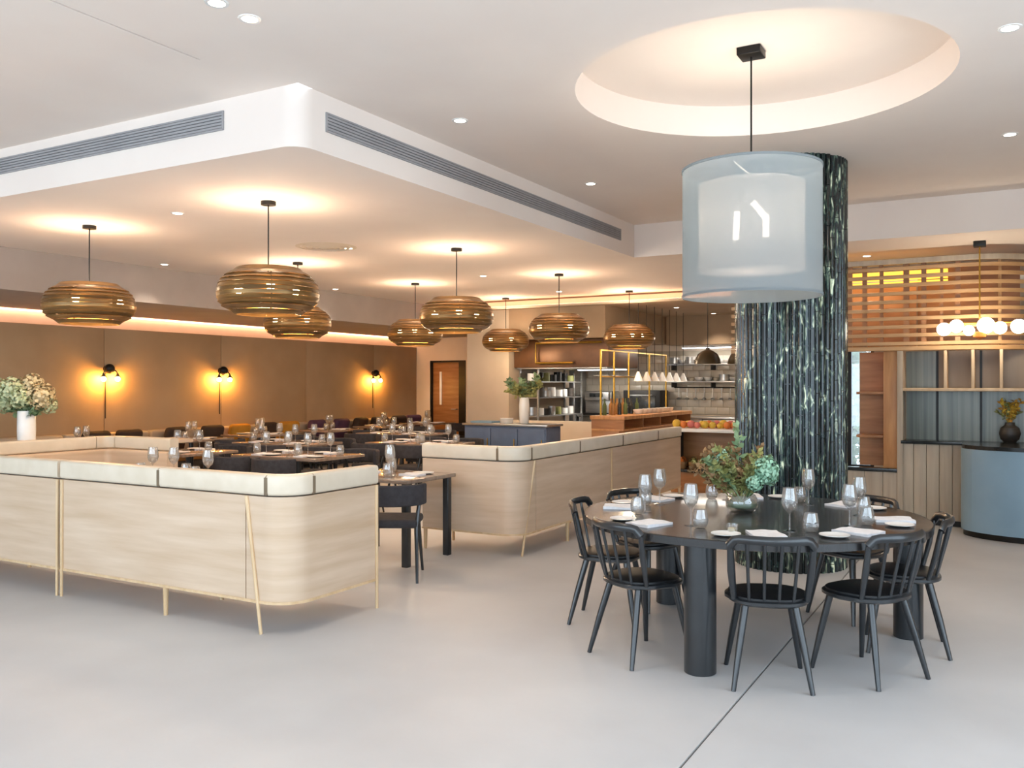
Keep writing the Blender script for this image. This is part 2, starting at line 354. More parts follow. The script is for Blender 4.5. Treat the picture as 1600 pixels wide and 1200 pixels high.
for x, y, lb, p in ((-6.45, 5.37, 'downlight between the two nearest slatted pendants', 35), (-9.35, 7.58, 'small downlight near the soffit at the far left', 30),
                 (-6.45, 7.7, 'downlight beside the round ceiling grille', 35), (-9.4, 10.9, 'small downlight by the soffit above the middle wall lamp', 30),
                 (-6.45, 10.6, 'small downlight in the middle of the lowered ceiling', 35), (-1.48, 11.19, 'downlight just right of the mosaic column', 45), (-6.45, 13.0, 'small downlight at the far edge of the lowered ceiling', 30)):
    downlight(x, y, HD, lb, p)
downlight(-5.2, 15.2, HK, 'downlight in the kitchen ceiling, nearer of two', 60); downlight(-5.0, 16.8, HK, 'downlight in the kitchen ceiling, further of two', 60)
downlight(-11.2, 16.2, 2.62, 'downlight in the soffit just above the wooden door', 25, spot=70)
g = thing('ceiling_grille', 'round pale air grille in the lowered ceiling beside a downlight', 'grille', (-6.6, 7.5, HD))
for i in range(4): MB().lathe([(.08 + .07 * i, -.02 + .004 * i), (.125 + .07 * i, -.012 + .004 * i), (.125 + .07 * i, -.006 + .004 * i), (.08 + .07 * i, -.014 + .004 * i)], 36, close=True).build('cone_ring', M_cream, g)
MB().lathe([(1e-4, -.02), (.07, -.02), (.07, -.0), (1e-4, 0)], 24).build('centre_disc', M_cream, g)

# slatted ring pendants
PR = [(.285, 0), (.345, .036), (.385, .072), (.405, .108), (.415, .144), (.415, .18), (.408, .216), (.392, .252), (.365, .288), (.325, .324), (.275, .356)]
def pendant(label):
    t = thing('slatted_pendant', label, 'pendant lamp', (0, 0, 0), 0, 'slatted ring pendants over the dining area')
    for i, (r, z) in enumerate(PR):
        zz = 2.16 + z; dr = (PR[min(i + 1, 10)][0] - PR[max(i - 1, 0)][0]) * .32
        MB().lathe([(r - dr, zz - .0155), (r + dr, zz + .0165), (r + dr - .012, zz + .0175), (r - dr - .012, zz - .0145)], 40, close=True).build('slat_ring', M_veneer, t)
    for k in range(6):
        a = k * PI / 3
        MB().tube([((r - .016) * math.cos(a), (r - .016) * math.sin(a), 2.16 + z) for r, z in PR], .006, 6).build('rib', M_veneer, t)
    MB().lathe([(.19, 2.19), (.2, 2.19), (.2, 2.47), (.19, 2.47)], 32, close=True).build('inner_drum', M_gold, t)
    MB().tube([(0, 0, 2.3), (0, 0, 3.07)], .006, 8).build('suspension_rod', M_blackm, t)
    for a in (0, 120, 240): MB().tube([(0, 0, 2.5), (.27 * math.cos(R(a)), .27 * math.sin(R(a)), 2.5)], .006, 6).build('spoke', M_blackm, t)
    MB().lathe([(1e-4, 3.06), (.062, 3.06), (.062, HD), (1e-4, HD)], 24).build('ceiling_rose', M_blackm, t)
    for a in (60, 180, 300): MB().sphere((.27 * math.cos(R(a)), .27 * math.sin(R(a)), 2.36), .035).build('bulb', M_bulb, t)
    lamp('POINT', 'pendant_glow', (0, 0, 2.58), 22, (1, .77, .54), t, .14)
    lamp('POINT', 'pendant_downglow', (0, 0, 2.1), 26, (1, .77, .52), t, .1)
    return t
PL = [(-7.7, 5.38, 'slatted bronze pendant at the far left above the flower vase'), (-5.38, 5.4, 'largest slatted bronze pendant, nearest of all'),
      (-5.4, 8.3, 'slatted bronze pendant in the middle, in front of the wooden door'), (-7.75, 8.28, 'slatted bronze pendant half hidden below the largest one'),
      (-7.8, 10.85, 'slatted bronze pendant left of the door, partly behind another'), (-5.42, 10.92, 'slatted bronze pendant in front of the kitchen hood'),
      (-7.75, 13.5, 'smallest slatted bronze pendant, low beside the taupe wall'), (-5.4, 13.45, 'slatted bronze pendant furthest right, before the kitchen shelves')]
p0 = pendant(PL[0][2]); 
for x, y, lb in PL[1:]: dup(p0, (x, y, 0), random.random(), lb)
p0.location = (PL[0][0], PL[0][1], 0)

# big sheer drum lamp
LX, LY = -1.44, 5.66
dl = thing('drum_pendant', 'large sheer white drum pendant hanging over the round table', 'pendant lamp', (LX, LY, 0))
def shell(r, z0, z1, n=64): 
    m = MB(); m.lathe([(r, z0), (r, z1), (r - .004, z1), (r - .004, z0)], n, close=True); return m
M_sheer = sheermat('sheer_fabric', '#9aa5ac', .58, .45); M_inner = sheermat('inner_diffuser', '#c9c4c0', .5, .6)
shell(.432, 2.13, 2.945).build('outer_shade', M_sheer, dl); shell(.33, 2.29, 2.84).build('inner_shade', M_inner, dl)
for z_ in (2.125, 2.93): MB().lathe([(.427, z_), (.437, z_), (.437, z_ + .015), (.427, z_ + .015)], 64, close=True).build('hoop', M_sheer, dl)
MB().lathe([(1e-4, 2.29), (.33, 2.29), (.33, 2.296), (1e-4, 2.296)], 48).build('lower_diffuser', M_inner, dl)
MB().tube([(0, 0, 2.86), (0, 0, 3.68)], .006, 8).build('suspension_rod', M_blackm, dl)
MB().bevbox(-.075, .075, -.075, .075, 3.66, 3.71, .006).build('ceiling_plate', M_blackm, dl)
for a in (0, 90, 180, 270): MB().tube([(0, 0, 2.9), (.43 * math.cos(R(a)), .43 * math.sin(R(a)), 2.9)], .005, 6).build('spoke', M_steel, dl)
for x, y, z0, z1, dx in ((-.1, 0, 2.5, 2.68, .01), (.0, .05, 2.74, 2.62, .09), (.1, -.03, 2.5, 2.64, 0)):
    MB().tube([(x, y, z0), (x + dx, y, z1)], .02, 10).build('lamp_tube', M_bulbw, dl)
lamp('POINT', 'drum_glow', (0, 0, 2.6), 20, (1, .88, .74), dl, .12); lamp('POINT', 'drum_upglow', (0, 0, 2.98), 12, (1, .85, .68), dl, .15); lamp('POINT', 'drum_downglow', (0, 0, 2.22), 4, (1, .72, .5), dl, .1)

# ------------------------------------------------------------------ mosaic column
CX, CY, CRAD = -1.68, 7.95, .455
colm = thing('mosaic_column', 'round column clad in dark green vertical glazed tiles behind the round table', 'column', (CX, CY, 0))
MB().lathe([(CRAD, 0), (CRAD, HC)], 56).build('core', M_counter, colm)
def tilemat():
    m = mat('green_glazed_tile', '#1d2b2a', .2, col2='#2c403c', scale=(9, 9, 3), detail=5, coat=.15)
    nt = m.node_tree; N = nt.nodes; L = nt.links; p = N['Principled BSDF']
    g = N.new('ShaderNodeNewGeometry'); mp = N.new('ShaderNodeMapping'); mp.inputs['Scale'].default_value = (24, 24, 6.5)
    no = N.new('ShaderNodeTexNoise'); no.inputs['Scale'].default_value = 1; no.inputs['Detail'].default_value = 4; no.inputs['Distortion'].default_value = 1.2
    cr = N.new('ShaderNodeValToRGB'); e = cr.color_ramp.elements
    e[0].position = .40; e[0].color = lin('#0b1112'); e[1].position = .70; e[1].color = lin('#d3dabd')  # pale flecks: tile mottling together with glints painted into the colour
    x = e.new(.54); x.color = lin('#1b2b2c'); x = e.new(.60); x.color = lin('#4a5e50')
    oi = N.new('ShaderNodeObjectInfo'); hs = N.new('ShaderNodeHueSaturation'); mr = N.new('ShaderNodeMapRange'); mr.inputs[3].default_value = .45; mr.inputs[4].default_value = 1.7
    L.new(g.outputs['Position'], mp.inputs[0]); L.new(mp.outputs[0], no.inputs['Vector']); L.new(no.outputs[0], cr.inputs[0])
    L.new(oi.outputs['Random'], mr.inputs[0]); L.new(mr.outputs[0], hs.inputs['Value']); L.new(cr.outputs[0], hs.inputs['Color']); L.new(hs.outputs[0], p.inputs['Base Color'])
    return m
M_ctile = tilemat()
NT = 58; TH = .34; tw = 2 * PI * CRAD / NT * .92 / 2
tb = MB(); prof = [(0, -tw), (.012, -tw * .8), (.02, -tw * .35), (.02, tw * .35), (.012, tw * .8), (0, tw)]
def tile_vs(z0, z1): return [(CRAD - .002 + o_, y, z) for z in (z0, z1) for o_, y in prof]
tf = [(i, i + 1, i + 7, i + 6) for i in range(5)] + [tuple(range(6)), tuple(range(11, 5, -1))]
tmesh = MB().add(tile_vs(0, TH - .006), tf).mesh('glazed_tile'); tmesh.materials.append(M_ctile)
tiles = []
for k in range(NT):
    a = 2 * PI * k / NT; z = -random.random() * TH * .9
    while z < HC - .01:
        z0, z1 = max(z, 0), min(z + TH - .006, HC)
        if z1 - z0 > .02:
            tocam = math.cos(a - math.atan2(-CY, -CX)); tiles.append((-(tocam), a, z0, z1))
        z += TH
tiles.sort(); rest = MB()
for i, (q, a, z0, z1) in enumerate(tiles):
    if i < 298:
        t = link('glazed_tile', tmesh, colm); t.location = (0, 0, z0); t.rotation_euler = (0, 0, a); t.scale = (1, 1, (z1 - z0) / (TH - .006))
    else:
        ca, sa = math.cos(a), math.sin(a); rest.add([(x * ca - y * sa, x * sa + y * ca, zz) for x, y, zz in tile_vs(z0, z1)], tf)
tag(rest.build('far_side_tiles', M_ctile, colm), kind='stuff')

# ------------------------------------------------------------------ banquettes
def banquette(name, label, path, pads, panels, legs, slants=(), inner=True, ledge=False):
    b = thing(name, label, 'banquette', (path[0][0], path[0][1], 0), 0, 'ash and leather banquettes')
    ox, oy = path[0]; path = [(x - ox, y - oy) for x, y in path]; L_ = plen(path)
    for s0, s1 in zip(panels, panels[1:]):
        MB().sweep(sub(path, s0 + .004, s1 - .004), [(-.03, .205), (0, .205), (0, .862), (-.03, .862)]).build('plywood_panel', M_ash, b)
    MB().sweep(path, [(-.045, .19), (.006, .19), (.006, .207), (-.045, .207)]).build('bottom_rail', M_ashleg, b)
    for s0, s1 in zip(pads, pads[1:]):
        MB().sweep(sub(path, s0 + .005, s1 - .005), rrect(-.1, .012, .87, 1.0, .02)).build('headrest_pad', M_hide, b)
    for s0 in pads[1:-1]:
        MB().sweep(sub(path, s0 - .012, s0 + .012), rrect(-.06, .0145, .872, .985, .005)).build('divider_strap', M_gap, b)
    if inner:
        MB().sweep(path, rrect(-.14, -.032, .43, .865, .03)).build('back_cushion', M_ash if ledge else M_seat, b)
        MB().sweep(sub(path, .02, L_ - .02), rrect(-.62, -.1, .29, .45, .04)).build('seat_cushion', M_seat, b)
        MB().sweep(sub(path, .02, L_ - .02), rrect(-.58, -.05, .215, .29, .01)).build('seat_base', M_ash, b)
    if ledge: MB().sweep(path, rrect(.012, .2, .95, .985, .01)).build('ledge', M_ash, b)
    for s in legs:
        p = sub(path, s, s + .01)[0]; q = sub(path, s, s + .01)[1]; t = Vector((q[0] - p[0], q[1] - p[1])).normalized(); n = Vector((t.y, -t.x))
        c0 = Vector(p) - n * .012
        MB().tube([(c0.x, c0.y, 0), (c0.x, c0.y, .2)], [.015, .02], 10).build('leg', M_ashleg, b)
        if inner:
            c1 = Vector(p) - n * .5
            MB().tube([(c1.x, c1.y, 0), (c1.x, c1.y, .22)], [.015, .02], 10).build('leg', M_ashleg, b)
    for s0, s1 in slants:      # slanted posts that run from floor to pad
        p = sub(path, s0, s0 + .01)[0]; q = sub(path, s1, s1 + .01); t = Vector((q[1][0] - q[0][0], q[1][1] - q[0][1])).normalized(); n = Vector((t.y, -t.x))
        A = Vector(p) + n * .008; B = Vector(q[0]) + n * .004
        MB().tube([(A.x, A.y, 0), (B.x, B.y, .862)], [.011, .013], 10).build('slanted_post', M_ashleg, b)
    return b
cr = .2
P1 = [(-6.125, 4.05), (-3.87 - cr, 4.05)] + arc(-3.87 - cr, 4.05 + cr, cr, -90, 0, 10)[1:] + [(-3.87, 4.93)]
L1 = plen(P1); a0 = -3.87 - cr + 6.125; a1 = a0 + cr * PI / 2
banquette('banquette', 'pale ash banquette with rounded corner and slanted post, nearest on the left', P1, [0, 1.08, a0 + .02, a1 + .02, L1], [0, a0 - .16, L1], [1.13], [(a0 - .02, a0 - .15), (.015, .015), (L1 - .015, L1 - .015)])
P0 = [(-8.72, 4.05), (-6.15, 4.05)]
banquette('banquette', 'straight pale ash banquette cut by the left edge of the picture', P0, [0, 1.4, plen(P0)], [0, 1.4, plen(P0)], [.02, 1.4], [(plen(P0) - .015, plen(P0) - .015)])
MB_ = None
P2 = [(-4.9, 6.93), (-3.84 - cr, 6.93)] + arc(-3.84 - cr, 6.93 + cr, cr, -90, 0, 10)[1:] + [(-3.84, 11.4)]
L2 = plen(P2); b0 = 4.9 - 3.84 - cr; b1 = b0 + cr * PI / 2
y2s = lambda y: b1 + (y - 6.93 - cr)
banquette('banquette', 'long pale ash banquette running back towards the kitchen', P2, [0, b0 - .02, b1 + .02, y2s(8.2), y2s(9.35), y2s(10.5), L2], [0, y2s(7.25), y2s(9.03), L2], [.03, y2s(7.95), y2s(9.03), y2s(10.1), L2 - .03], [(y2s(7.02), y2s(7.22)), (y2s(9.03), y2s(9.03))])
P3 = [(-7.62, 6.35), (-8.7 + cr, 6.35)] + arc(-8.7 + cr, 6.35 - cr, cr, 90, 180, 10)[1:] + [(-8.7, 4.78)]
L3 = plen(P3)
banquette('banquette', 'ash banquette facing the viewer beneath the flower vase on the left', P3, [0, .9, 1.25, L3], [0, 1.0, L3], [.03, 1.0, L3 - .03], ledge=True)

# ------------------------------------------------------------------ windsor chairs and round table
def windsor(label):
    t = thing('spindle_chair', label, 'chair', (0, 0, 0), 0, 'black spindle chairs around the round table')
    pts = []
    for i in range(40):
        a = 2 * PI * i / 40; x = .215 * math.copysign(abs(math.cos(a)) ** .75, math.cos(a)); y = .205 * math.copysign(abs(math.sin(a)) ** .75, math.sin(a))
        pts.append((x * (1.03 if y > 0 else .96), y))
    mb = MB(); lv = [(.9, .418), (1, .43), (1, .445), (.95, .452)]
    vs = [(x * k, y * k, z) for k, z in lv for x, y in pts]
    mb.add(vs, [(i * 40 + j, i * 40 + (j + 1) % 40, (i + 1) * 40 + (j + 1) % 40, (i + 1) * 40 + j) for i in range(3) for j in range(40)] + [tuple(range(40))[::-1], tuple(range(120, 160))])
    mb.build('seat', M_black, t)
    MB().add([(x * k, y * k, z) for k, z in ((.92, .45), (.92, .462), (.85, .467)) for x, y in pts], [(i * 40 + j, i * 40 + (j + 1) % 40, (i + 1) * 40 + (j + 1) % 40, (i + 1) * 40 + j) for i in range(2) for j in range(40)] + [tuple(range(40))[::-1], tuple(range(80, 120))]).build('seat_pad', M_seatblk, t)
    for sx in (-1, 1):
        for x0, y0, x1, y1 in ((.13, .13, .2, .2), (.125, -.13, .195, -.235)):
            MB().tube([(sx * x0, y0, .425), (sx * (x0 + x1) / 2, (y0 + y1) / 2, .22), (sx * x1, y1, 0)], [.02, .0185, .0125], 10).build('leg', M_black, t)
    rail = []
    for i in range(17):
        u = -1 + i / 8; x = .215 * u; drop = .042 * max(0, (abs(u) - .8) / .2) ** 2
        rail.append((x, -.262 + .075 * u * u, .775 - drop))
    MB().tube(rail, [.016] * 17, 10, flat=1.5).build('top_rail', M_black, t)
    for sx in (-1, 1): MB().tube([(sx * .183, -.12, .445), (sx * .2, -.16, .6), (sx * .207, -.184, .735)], [.015, .021, .017], 10, flat=.8).build('upright', M_black, t)
    for u in (-.6, -.2, .2, .6):
        MB().tube([(.185 * u, -.185 + .03 * abs(u), .445), (.215 * u, -.262 + .075 * u * u, .765)], [.0085, .0095], 8).build('spindle', M_black, t)
    return t
TX, TY = -1.43, 5.6
CH = [(-70, 'black spindle chair front and centre, its back towards the viewer'), (-119, 'black spindle chair left of the thick front table leg'), (-169, 'black spindle chair furthest left at the round table'),
      (156, 'black spindle chair behind the table at left, only its top rail visible'), (56, 'black spindle chair behind the table at right, before the timber panels'), (9, 'black spindle chair furthest right, seen from the side'), (-32, 'black spindle chair at front right of the table, seat turned inwards')]
ch0 = None
for a, lb in CH:
    rr = .885 if a not in (-169, 156) else .9
    loc = (TX + rr * math.cos(R(a)), TY + rr * math.sin(R(a)), 0); rz = R(a + 90)
    if ch0 is None:
        ch0 = windsor(lb); ch0.location = loc; ch0.rotation_euler = (0, 0, rz)
    else: dup(ch0, loc, rz, lb)
tb = thing('round_table', 'large round black table on three thick cylindrical legs', 'table', (TX, TY, 0))
MB().lathe([(1e-4, .7), (1.03, .7), (1.05, .705), (1.05, .745), (1.045, .75), (1e-4, .75)], 96).build('tabletop', M_tabtop, tb)
for x, y in ((-1.47, 4.69), (-.55, 5.98), (-2.14, 6.08)):
    MB().lathe([(1e-4, 0), (.083, 0), (.087, .004), (.087, .7), (1e-4, .7)], 36, (x - TX, y - TY, 0)).build('leg', M_black, tb)

def wineglass(name='wine_glass', s=1.0):
    m = MB(); m.lathe([(1e-4, 0), (.034, 0), (.034, .003), (.006, .008), (.004, .02), (.004, .085), (.012, .095), (.03, .112), (.039, .14), (.038, .17), (.031, .215), (.0295, .215), (.0365, .17), (.0375, .14), (.029, .114), (1e-4, .098)], 20)
    m.v = [(x * s, y * s, z * s) for x, y, z in m.v]; me = m.mesh(name); me.materials.append(M_glass); return me
def tumbler(name='stemless_glass', s=1.0):
    m = MB(); m.lathe([(1e-4, 0), (.024, 0), (.034, .012), (.04, .035), (.039, .06), (.031, .098), (.0295, .098), (.0375, .06), (.0385, .036), (.032, .014), (1e-4, .006)], 20)
    m.v = [(x * s, y * s, z * s) for x, y, z in m.v]; me = m.mesh(name); me.materials.append(M_glass); return me
def plate(r=.08):
    m = MB(); m.lathe([(1e-4, 0), (r * .6, 0), (r, .012), (r, .015), (r * .62, .005), (1e-4, .005)], 32); me = m.mesh('side_plate'); me.materials.append(M_white); return me
def napkin(sx=.13, sy=.2):
    m = MB(); nx, ny = 8, 6; vs = []
    for k, dz in ((0, 0), (1, .011)):
        for j in range(ny + 1):
            for i in range(nx + 1):
                x = (i / nx - .5) * 2 * sx / 2 * 1; y = (j / ny - .5) * sy
                vs.append((x, y, dz + (.006 * math.sin(i * 1.1) * math.sin(j * .9 + .5) if k else 0) + (.004 if k else 0)))
    W = nx + 1; T = W * (ny + 1); fs = []
    for j in range(ny):
        for i in range(nx):
            q = j * W + i; fs += [(q, q + W, q + W + 1, q + 1), (T + q, T + q + 1, T + q + W + 1, T + q + W)]
    for i in range(nx): fs += [(i, i + 1, T + i + 1, T + i), (ny * W + i + 1, ny * W + i, T + ny * W + i, T + ny * W + i + 1)]
    for j in range(ny): fs += [((j + 1) * W, j * W, T + j * W, T + (j + 1) * W), (j * W + nx, (j + 1) * W + nx, T + (j + 1) * W + nx, T + j * W + nx)]
    me = m.add(vs, fs).mesh('napkin'); me.materials.append(M_linen); return me
ME_w, ME_t, ME_p, ME_n = wineglass(s=1.12), tumbler(s=1.1), plate(), napkin(.17, .22)
SEATN = {-70: 'the front centre chair', -119: 'the chair left of the front table leg', -169: 'the furthest left chair', 156: 'the rear left chair', 56: 'the rear right chair', 9: 'the furthest right chair', -32: 'the front right chair', 105: 'the empty place by the column'}
def put(me, name, x, y, z, rz, label, cat, group):
    o = link(name, me); o.location = (x, y, z); o.rotation_euler = (0, 0, rz); return tag(o, label, cat, group)
for a, sn in SEATN.items():
    def pol(r, da): return TX + r * math.cos(R(a + da)), TY + r * math.sin(R(a + da))
    x, y = pol(.83, 0); put(ME_n, 'napkin', x, y, .75, R(a + 90 + 8), 'folded white linen napkin laid before ' + sn, 'napkin', 'napkins on the round table')
    x, y = pol(.88, -14); put(ME_p, 'side_plate', x, y, .75, 0, 'small white side plate beside the napkin of ' + sn, 'plate', 'side plates on the round table')
    x, y = pol(.66, 13); put(ME_w, 'wine_glass', x, y, .75, 0, 'clear stemmed wine glass set for ' + sn, 'wine glass', 'wine glasses on the round table')
    x, y = pol(.72, 21); put(ME_t, 'stemless_glass', x, y, .75, 0, 'clear stemless water glass set for ' + sn, 'glass', 'water glasses on the round table')
tl = thing('tea_light', 'small amber glass tea light near the front edge of the round table', 'candle', (-1.33, 4.82, .75))
MB().lathe([(1e-4, 0), (.028, 0), (.032, .05), (.029, .05), (.026, .006), (1e-4, .006)], 20).build('cup', M_glass, tl)
MB().lathe([(1e-4, .007), (.024, .007), (.024, .028), (1e-4, .03)], 16).build('wax', M_hydc, tl)

# ------------------------------------------------------------------ flowers
def bloom(name, c, r, m, parent, n=280, ps=.3):
    mb = MB()
    for i in range(n):
        z = 1 - 2 * (i + .5) / n; th = i * 2.39996; q = math.sqrt(1 - z * z); d = Vector((q * math.cos(th), q * math.sin(th), z))
        d = (d + Vector((random.uniform(-.2, .2) for _ in range(3)))).normalized(); p = Vector(c) + d * r * random.uniform(.75, 1.05)
        a = d.orthogonal().normalized(); a.rotate(Matrix.Rotation(random.random() * 6.28, 3, d)); b = d.cross(a); s = r * ps * random.uniform(.7, 1.2)
        up = d * s * .4
        mb.add([p - a * s * .5, p + b * s * .5 + up, p + a * s * .6 + up, p - b * s * .5 + up], [(0, 1, 2, 3)])
    mb.sphere(c, r * .6, 10, 7); return mb.build(name, m, parent)
def sprig(name, base, tip, m, parent, n=26, ls=.035):
    mb = MB(); b = Vector(base); t = Vector(tip); mid = (b + t) / 2 + Vector((random.uniform(-.03, .03), random.uniform(-.03, .03), .03))
    pts = [b.lerp(mid, u).lerp(mid.lerp(t, u), u) for u in [i / 6 for i in range(7)]]
    mb.tube(pts, [.004 - .0004 * i for i in range(7)], 5)
    for i in range(n):
        u = .35 + .65 * i / n; p = b.lerp(mid, u).lerp(mid.lerp(t, u), u)
        d = Vector((random.uniform(-1, 1), random.uniform(-1, 1), random.uniform(-.3, 1))).normalized(); s = ls * random.uniform(.7, 1.3)
        w_ = d.orthogonal().normalized(); w_.rotate(Matrix.Rotation(random.random() * 6.28, 3, d)); w_ *= s * .28
        nrm = d.cross(w_).normalized() * s * .12
        mb.add([p, p + d * s * .5 + w_ + nrm, p + d * s, p + d * s * .5 - w_ + nrm], [(0, 1, 2, 3)])
    return mb.build(name, m, parent)
fv = thing('flower_bowl', 'glass bowl of mint hydrangea and rust foliage in the middle of the round table', 'flower arrangement', (-1.5, 5.66, .75))
MB().lathe([(1e-4, 0), (.07, 0), (.1, .03), (.105, .07), (.085, .11), (.08, .11), (.1, .07), (.095, .032), (1e-4, .008)], 28).build('bowl', M_glass, fv)
MB().lathe([(1e-4, .01), (.085, .03), (.095, .06), (1e-4, .062)], 24).build('moss_filling', M_leaf, fv)
VX = Vector((.8708, .4917, 0)); VY = Vector((-.4917, .8708, 0))
def off(u, v, z): return VX * u + VY * v + Vector((0, 0, z))
for u, v, z, r, m in ((.12, -.1, .28, .08, M_mint), (.17, -.02, .23, .055, M_mint), (.05, -.12, .2, .05, M_mint), (-.15, -.02, .36, .05, M_mint), (-.05, .1, .3, .06, M_hyd)):
    q = off(u, v, z); MB().tube([(0, 0, .04), q * .6 + Vector((0, 0, .02)), q], .004, 5).build('stem', M_stem, fv); bloom('bloom', q, r, m, fv)
for i in range(34):
    u = random.uniform(-.3, .22); z = .22 + random.uniform(.05, .28) * (1 - abs(u) * 1.2); sprig('sprig', (random.uniform(-.03, .03), random.uniform(-.03, .03), .04), off(u - .06, random.uniform(-.14, .14), z), random.choice([M_rust, M_olive, M_olive, M_leaf, M_rust]), fv, 46, .045)
sprig('sprig', (0, 0, .05), off(-.02, 0, .56), M_leaf, fv, 24, .06)

v3 = thing('flower_vase', 'white cylinder vase of pale hydrangeas on the banquette ledge at left', 'flower vase', (-8.82, 5.45, .985))
MB().lathe([(1e-4, 0), (.07, 0), (.085, .01), (.088, .1), (.085, .3), (.078, .31), (.078, .3), (.08, .05), (1e-4, .03)], 28).build('vase', M_white, v3)
for u, v, z, r, m in ((-.13, 0, .52, .13, M_hyd), (.03, .05, .56, .12, M_hydc), (.16, -.02, .46, .13, M_hydc), (-.24, 0, .4, .11, M_hyd), (.0, -.1, .44, .1, M_hyd), (.2, .06, .36, .08, M_hyd), (-.1, .1, .4, .1, M_hydc), (-.33, .05, .53, .11, M_hyd)):
    q = off(u, v, z); MB().tube([(0, 0, .1), Vector((0, 0, .28)) + q * .1, q], .006, 5).build('stem', M_stem, v3); bloom('bloom', q, r, m, v3, 300)
for i in range(9): sprig('sprig', (0, 0, .2), off(random.uniform(-.3, .28), random.uniform(-.1, .1), random.uniform(.3, .42)), M_leaf, v3, 12, .09)

# ------------------------------------------------------------------ wall lamps
for y, lb in ((8.62, 'black wall lamp with two bulbs furthest left on the brown wall'), (10.84, 'black wall lamp with two bulbs in the middle of the brown wall'), (15.06, 'black wall lamp with two bulbs nearest the door corner')):
    s = thing('wall_lamp', lb, 'wall lamp', (-11.94, y, 1.8), 0, 'twin-bulb wall lamps')
    MB().lathe([(1e-4, 0), (.05, 0), (.05, .02), (1e-4, .02)], 20).build('backplate', M_blackm, s).rotation_euler = (0, R(90), 0)
    MB().sphere((.085, 0, .0), .075, 14, 10).build('hub', M_blackm, s); MB().tube([(0, 0, 0), (.085, 0, .0)], .02).build('arm', M_blackm, s)
    for sy in (-1, 1):
        MB().tube([(.085, 0, .0), (.11, sy * .09, -.03), (.11, sy * .12, -.07)], .01, 8).build('bulb_arm', M_blackm, s)
        MB().lathe([(1e-4, -.022), (.046, -.03), (.044, -.024), (.02, -.005), (.02, .02), (1e-4, .02)], 16, (.11, sy * .12, -.09)).build('socket', M_blackm, s)
        MB().sphere((.11, sy * .12, -.155), .036, 14, 10).build('bulb', M_bulbs, s)
    MB().tube([(.012, -.02, -.03), (.012, -.02, -.75)], .008, 6).build('cable', M_dkcush, s)

# ------------------------------------------------------------------ wall banquette, dining tables and chairs
wb = thing('wall_banquette', 'long ochre wall bench with dark backrest under the wall lamps', 'bench', (-11.94, 6.4, 0))
LB = 10.1
MB().bevbox(0, .6, 0, LB, .08, .36, .02).build('base', M_ebony, wb)
nb = 7
for i in range(nb):
    MB().bevbox(.05, .64, i * LB / nb + .01, (i + 1) * LB / nb - .01, .36, .47, .03).build('seat_cushion', M_ochre, wb)
    MB().bevbox(.0, .16, i * LB / nb + .01, (i + 1) * LB / nb - .01, .48, .84, .04).build('back_cushion', M_taupe, wb)
random.seed(11)
cn = ['mustard velvet', 'plum velvet', 'espresso velvet']; cm = [M_mustard, M_purple, M_dkcush]
for i, (y, k) in enumerate(((8.2, 2), (8.75, 2), (9.6, 2), (10.35, 2), (10.95, 0), (11.6, 2), (12.15, 0), (12.9, 1), (13.6, 1), (14.2, 2), (14.85, 2), (15.5, 2), (16.05, 1))):
    o = MB().bevbox(-.22, .22, -.07, .07, 0, .42, .06).build('cushion', cm[k]); o.location = (-11.66, y, .475); o.rotation_euler = (R(14), 0, R(90 + random.uniform(-12, 12)))
    tag(o, '%s cushion, %s counted from the left along the wall bench' % (cn[k], (ORD + ['eleventh', 'twelfth', 'thirteenth'])[i]), 'cushion', 'cushions on the wall bench')

def shellchair(label):
    t = thing('dining_chair', label, 'chair', (0, 0, 0), 0, 'charcoal shell chairs in the dining area')
    MB().bevbox(-.23, .23, -.22, .23, .42, .49, .03).build('seat', M_shell, t)
    pts = [(.27 * math.sin(R(a)), -.05 - .23 * math.cos(R(a)) * 1.0) for a in range(-88, 89, 11)]
    MB().sweep(pts, rrect(-.02, .02, .6, .77, .018)).build('backrest', M_shell, t)
    for sx in (-1, 1):
        MB().tube([(sx * .19, .18, .43), (sx * .22, .23, 0)], [.018, .011], 8).build('leg', M_black, t)
        MB().tube([(sx * .25, -.1, .74), (sx * .22, -.17, .43), (sx * .24, -.27, 0)], [.014, .018, .011], 8).build('leg', M_black, t)
    return t
sc0 = [None]
def place_chair(x, y, rz, label):
    if sc0[0] is None:
        sc0[0] = shellchair(label); sc0[0].location = (x, y, 0); sc0[0].rotation_euler = (0, 0, rz); return sc0[0]
    return dup(sc0[0], (x, y, 0), rz, label)
ME_w2, ME_t2, ME_p2, ME_n2 = wineglass(s=1.2), tumbler(s=1.2), plate(.1), napkin(.14, .2)
M_ttop = mat('pale_walnut_tabletop', '#8d7a6b', .16, col2='#7d6b5d', scale=(2, 24, 2), coat=.5)
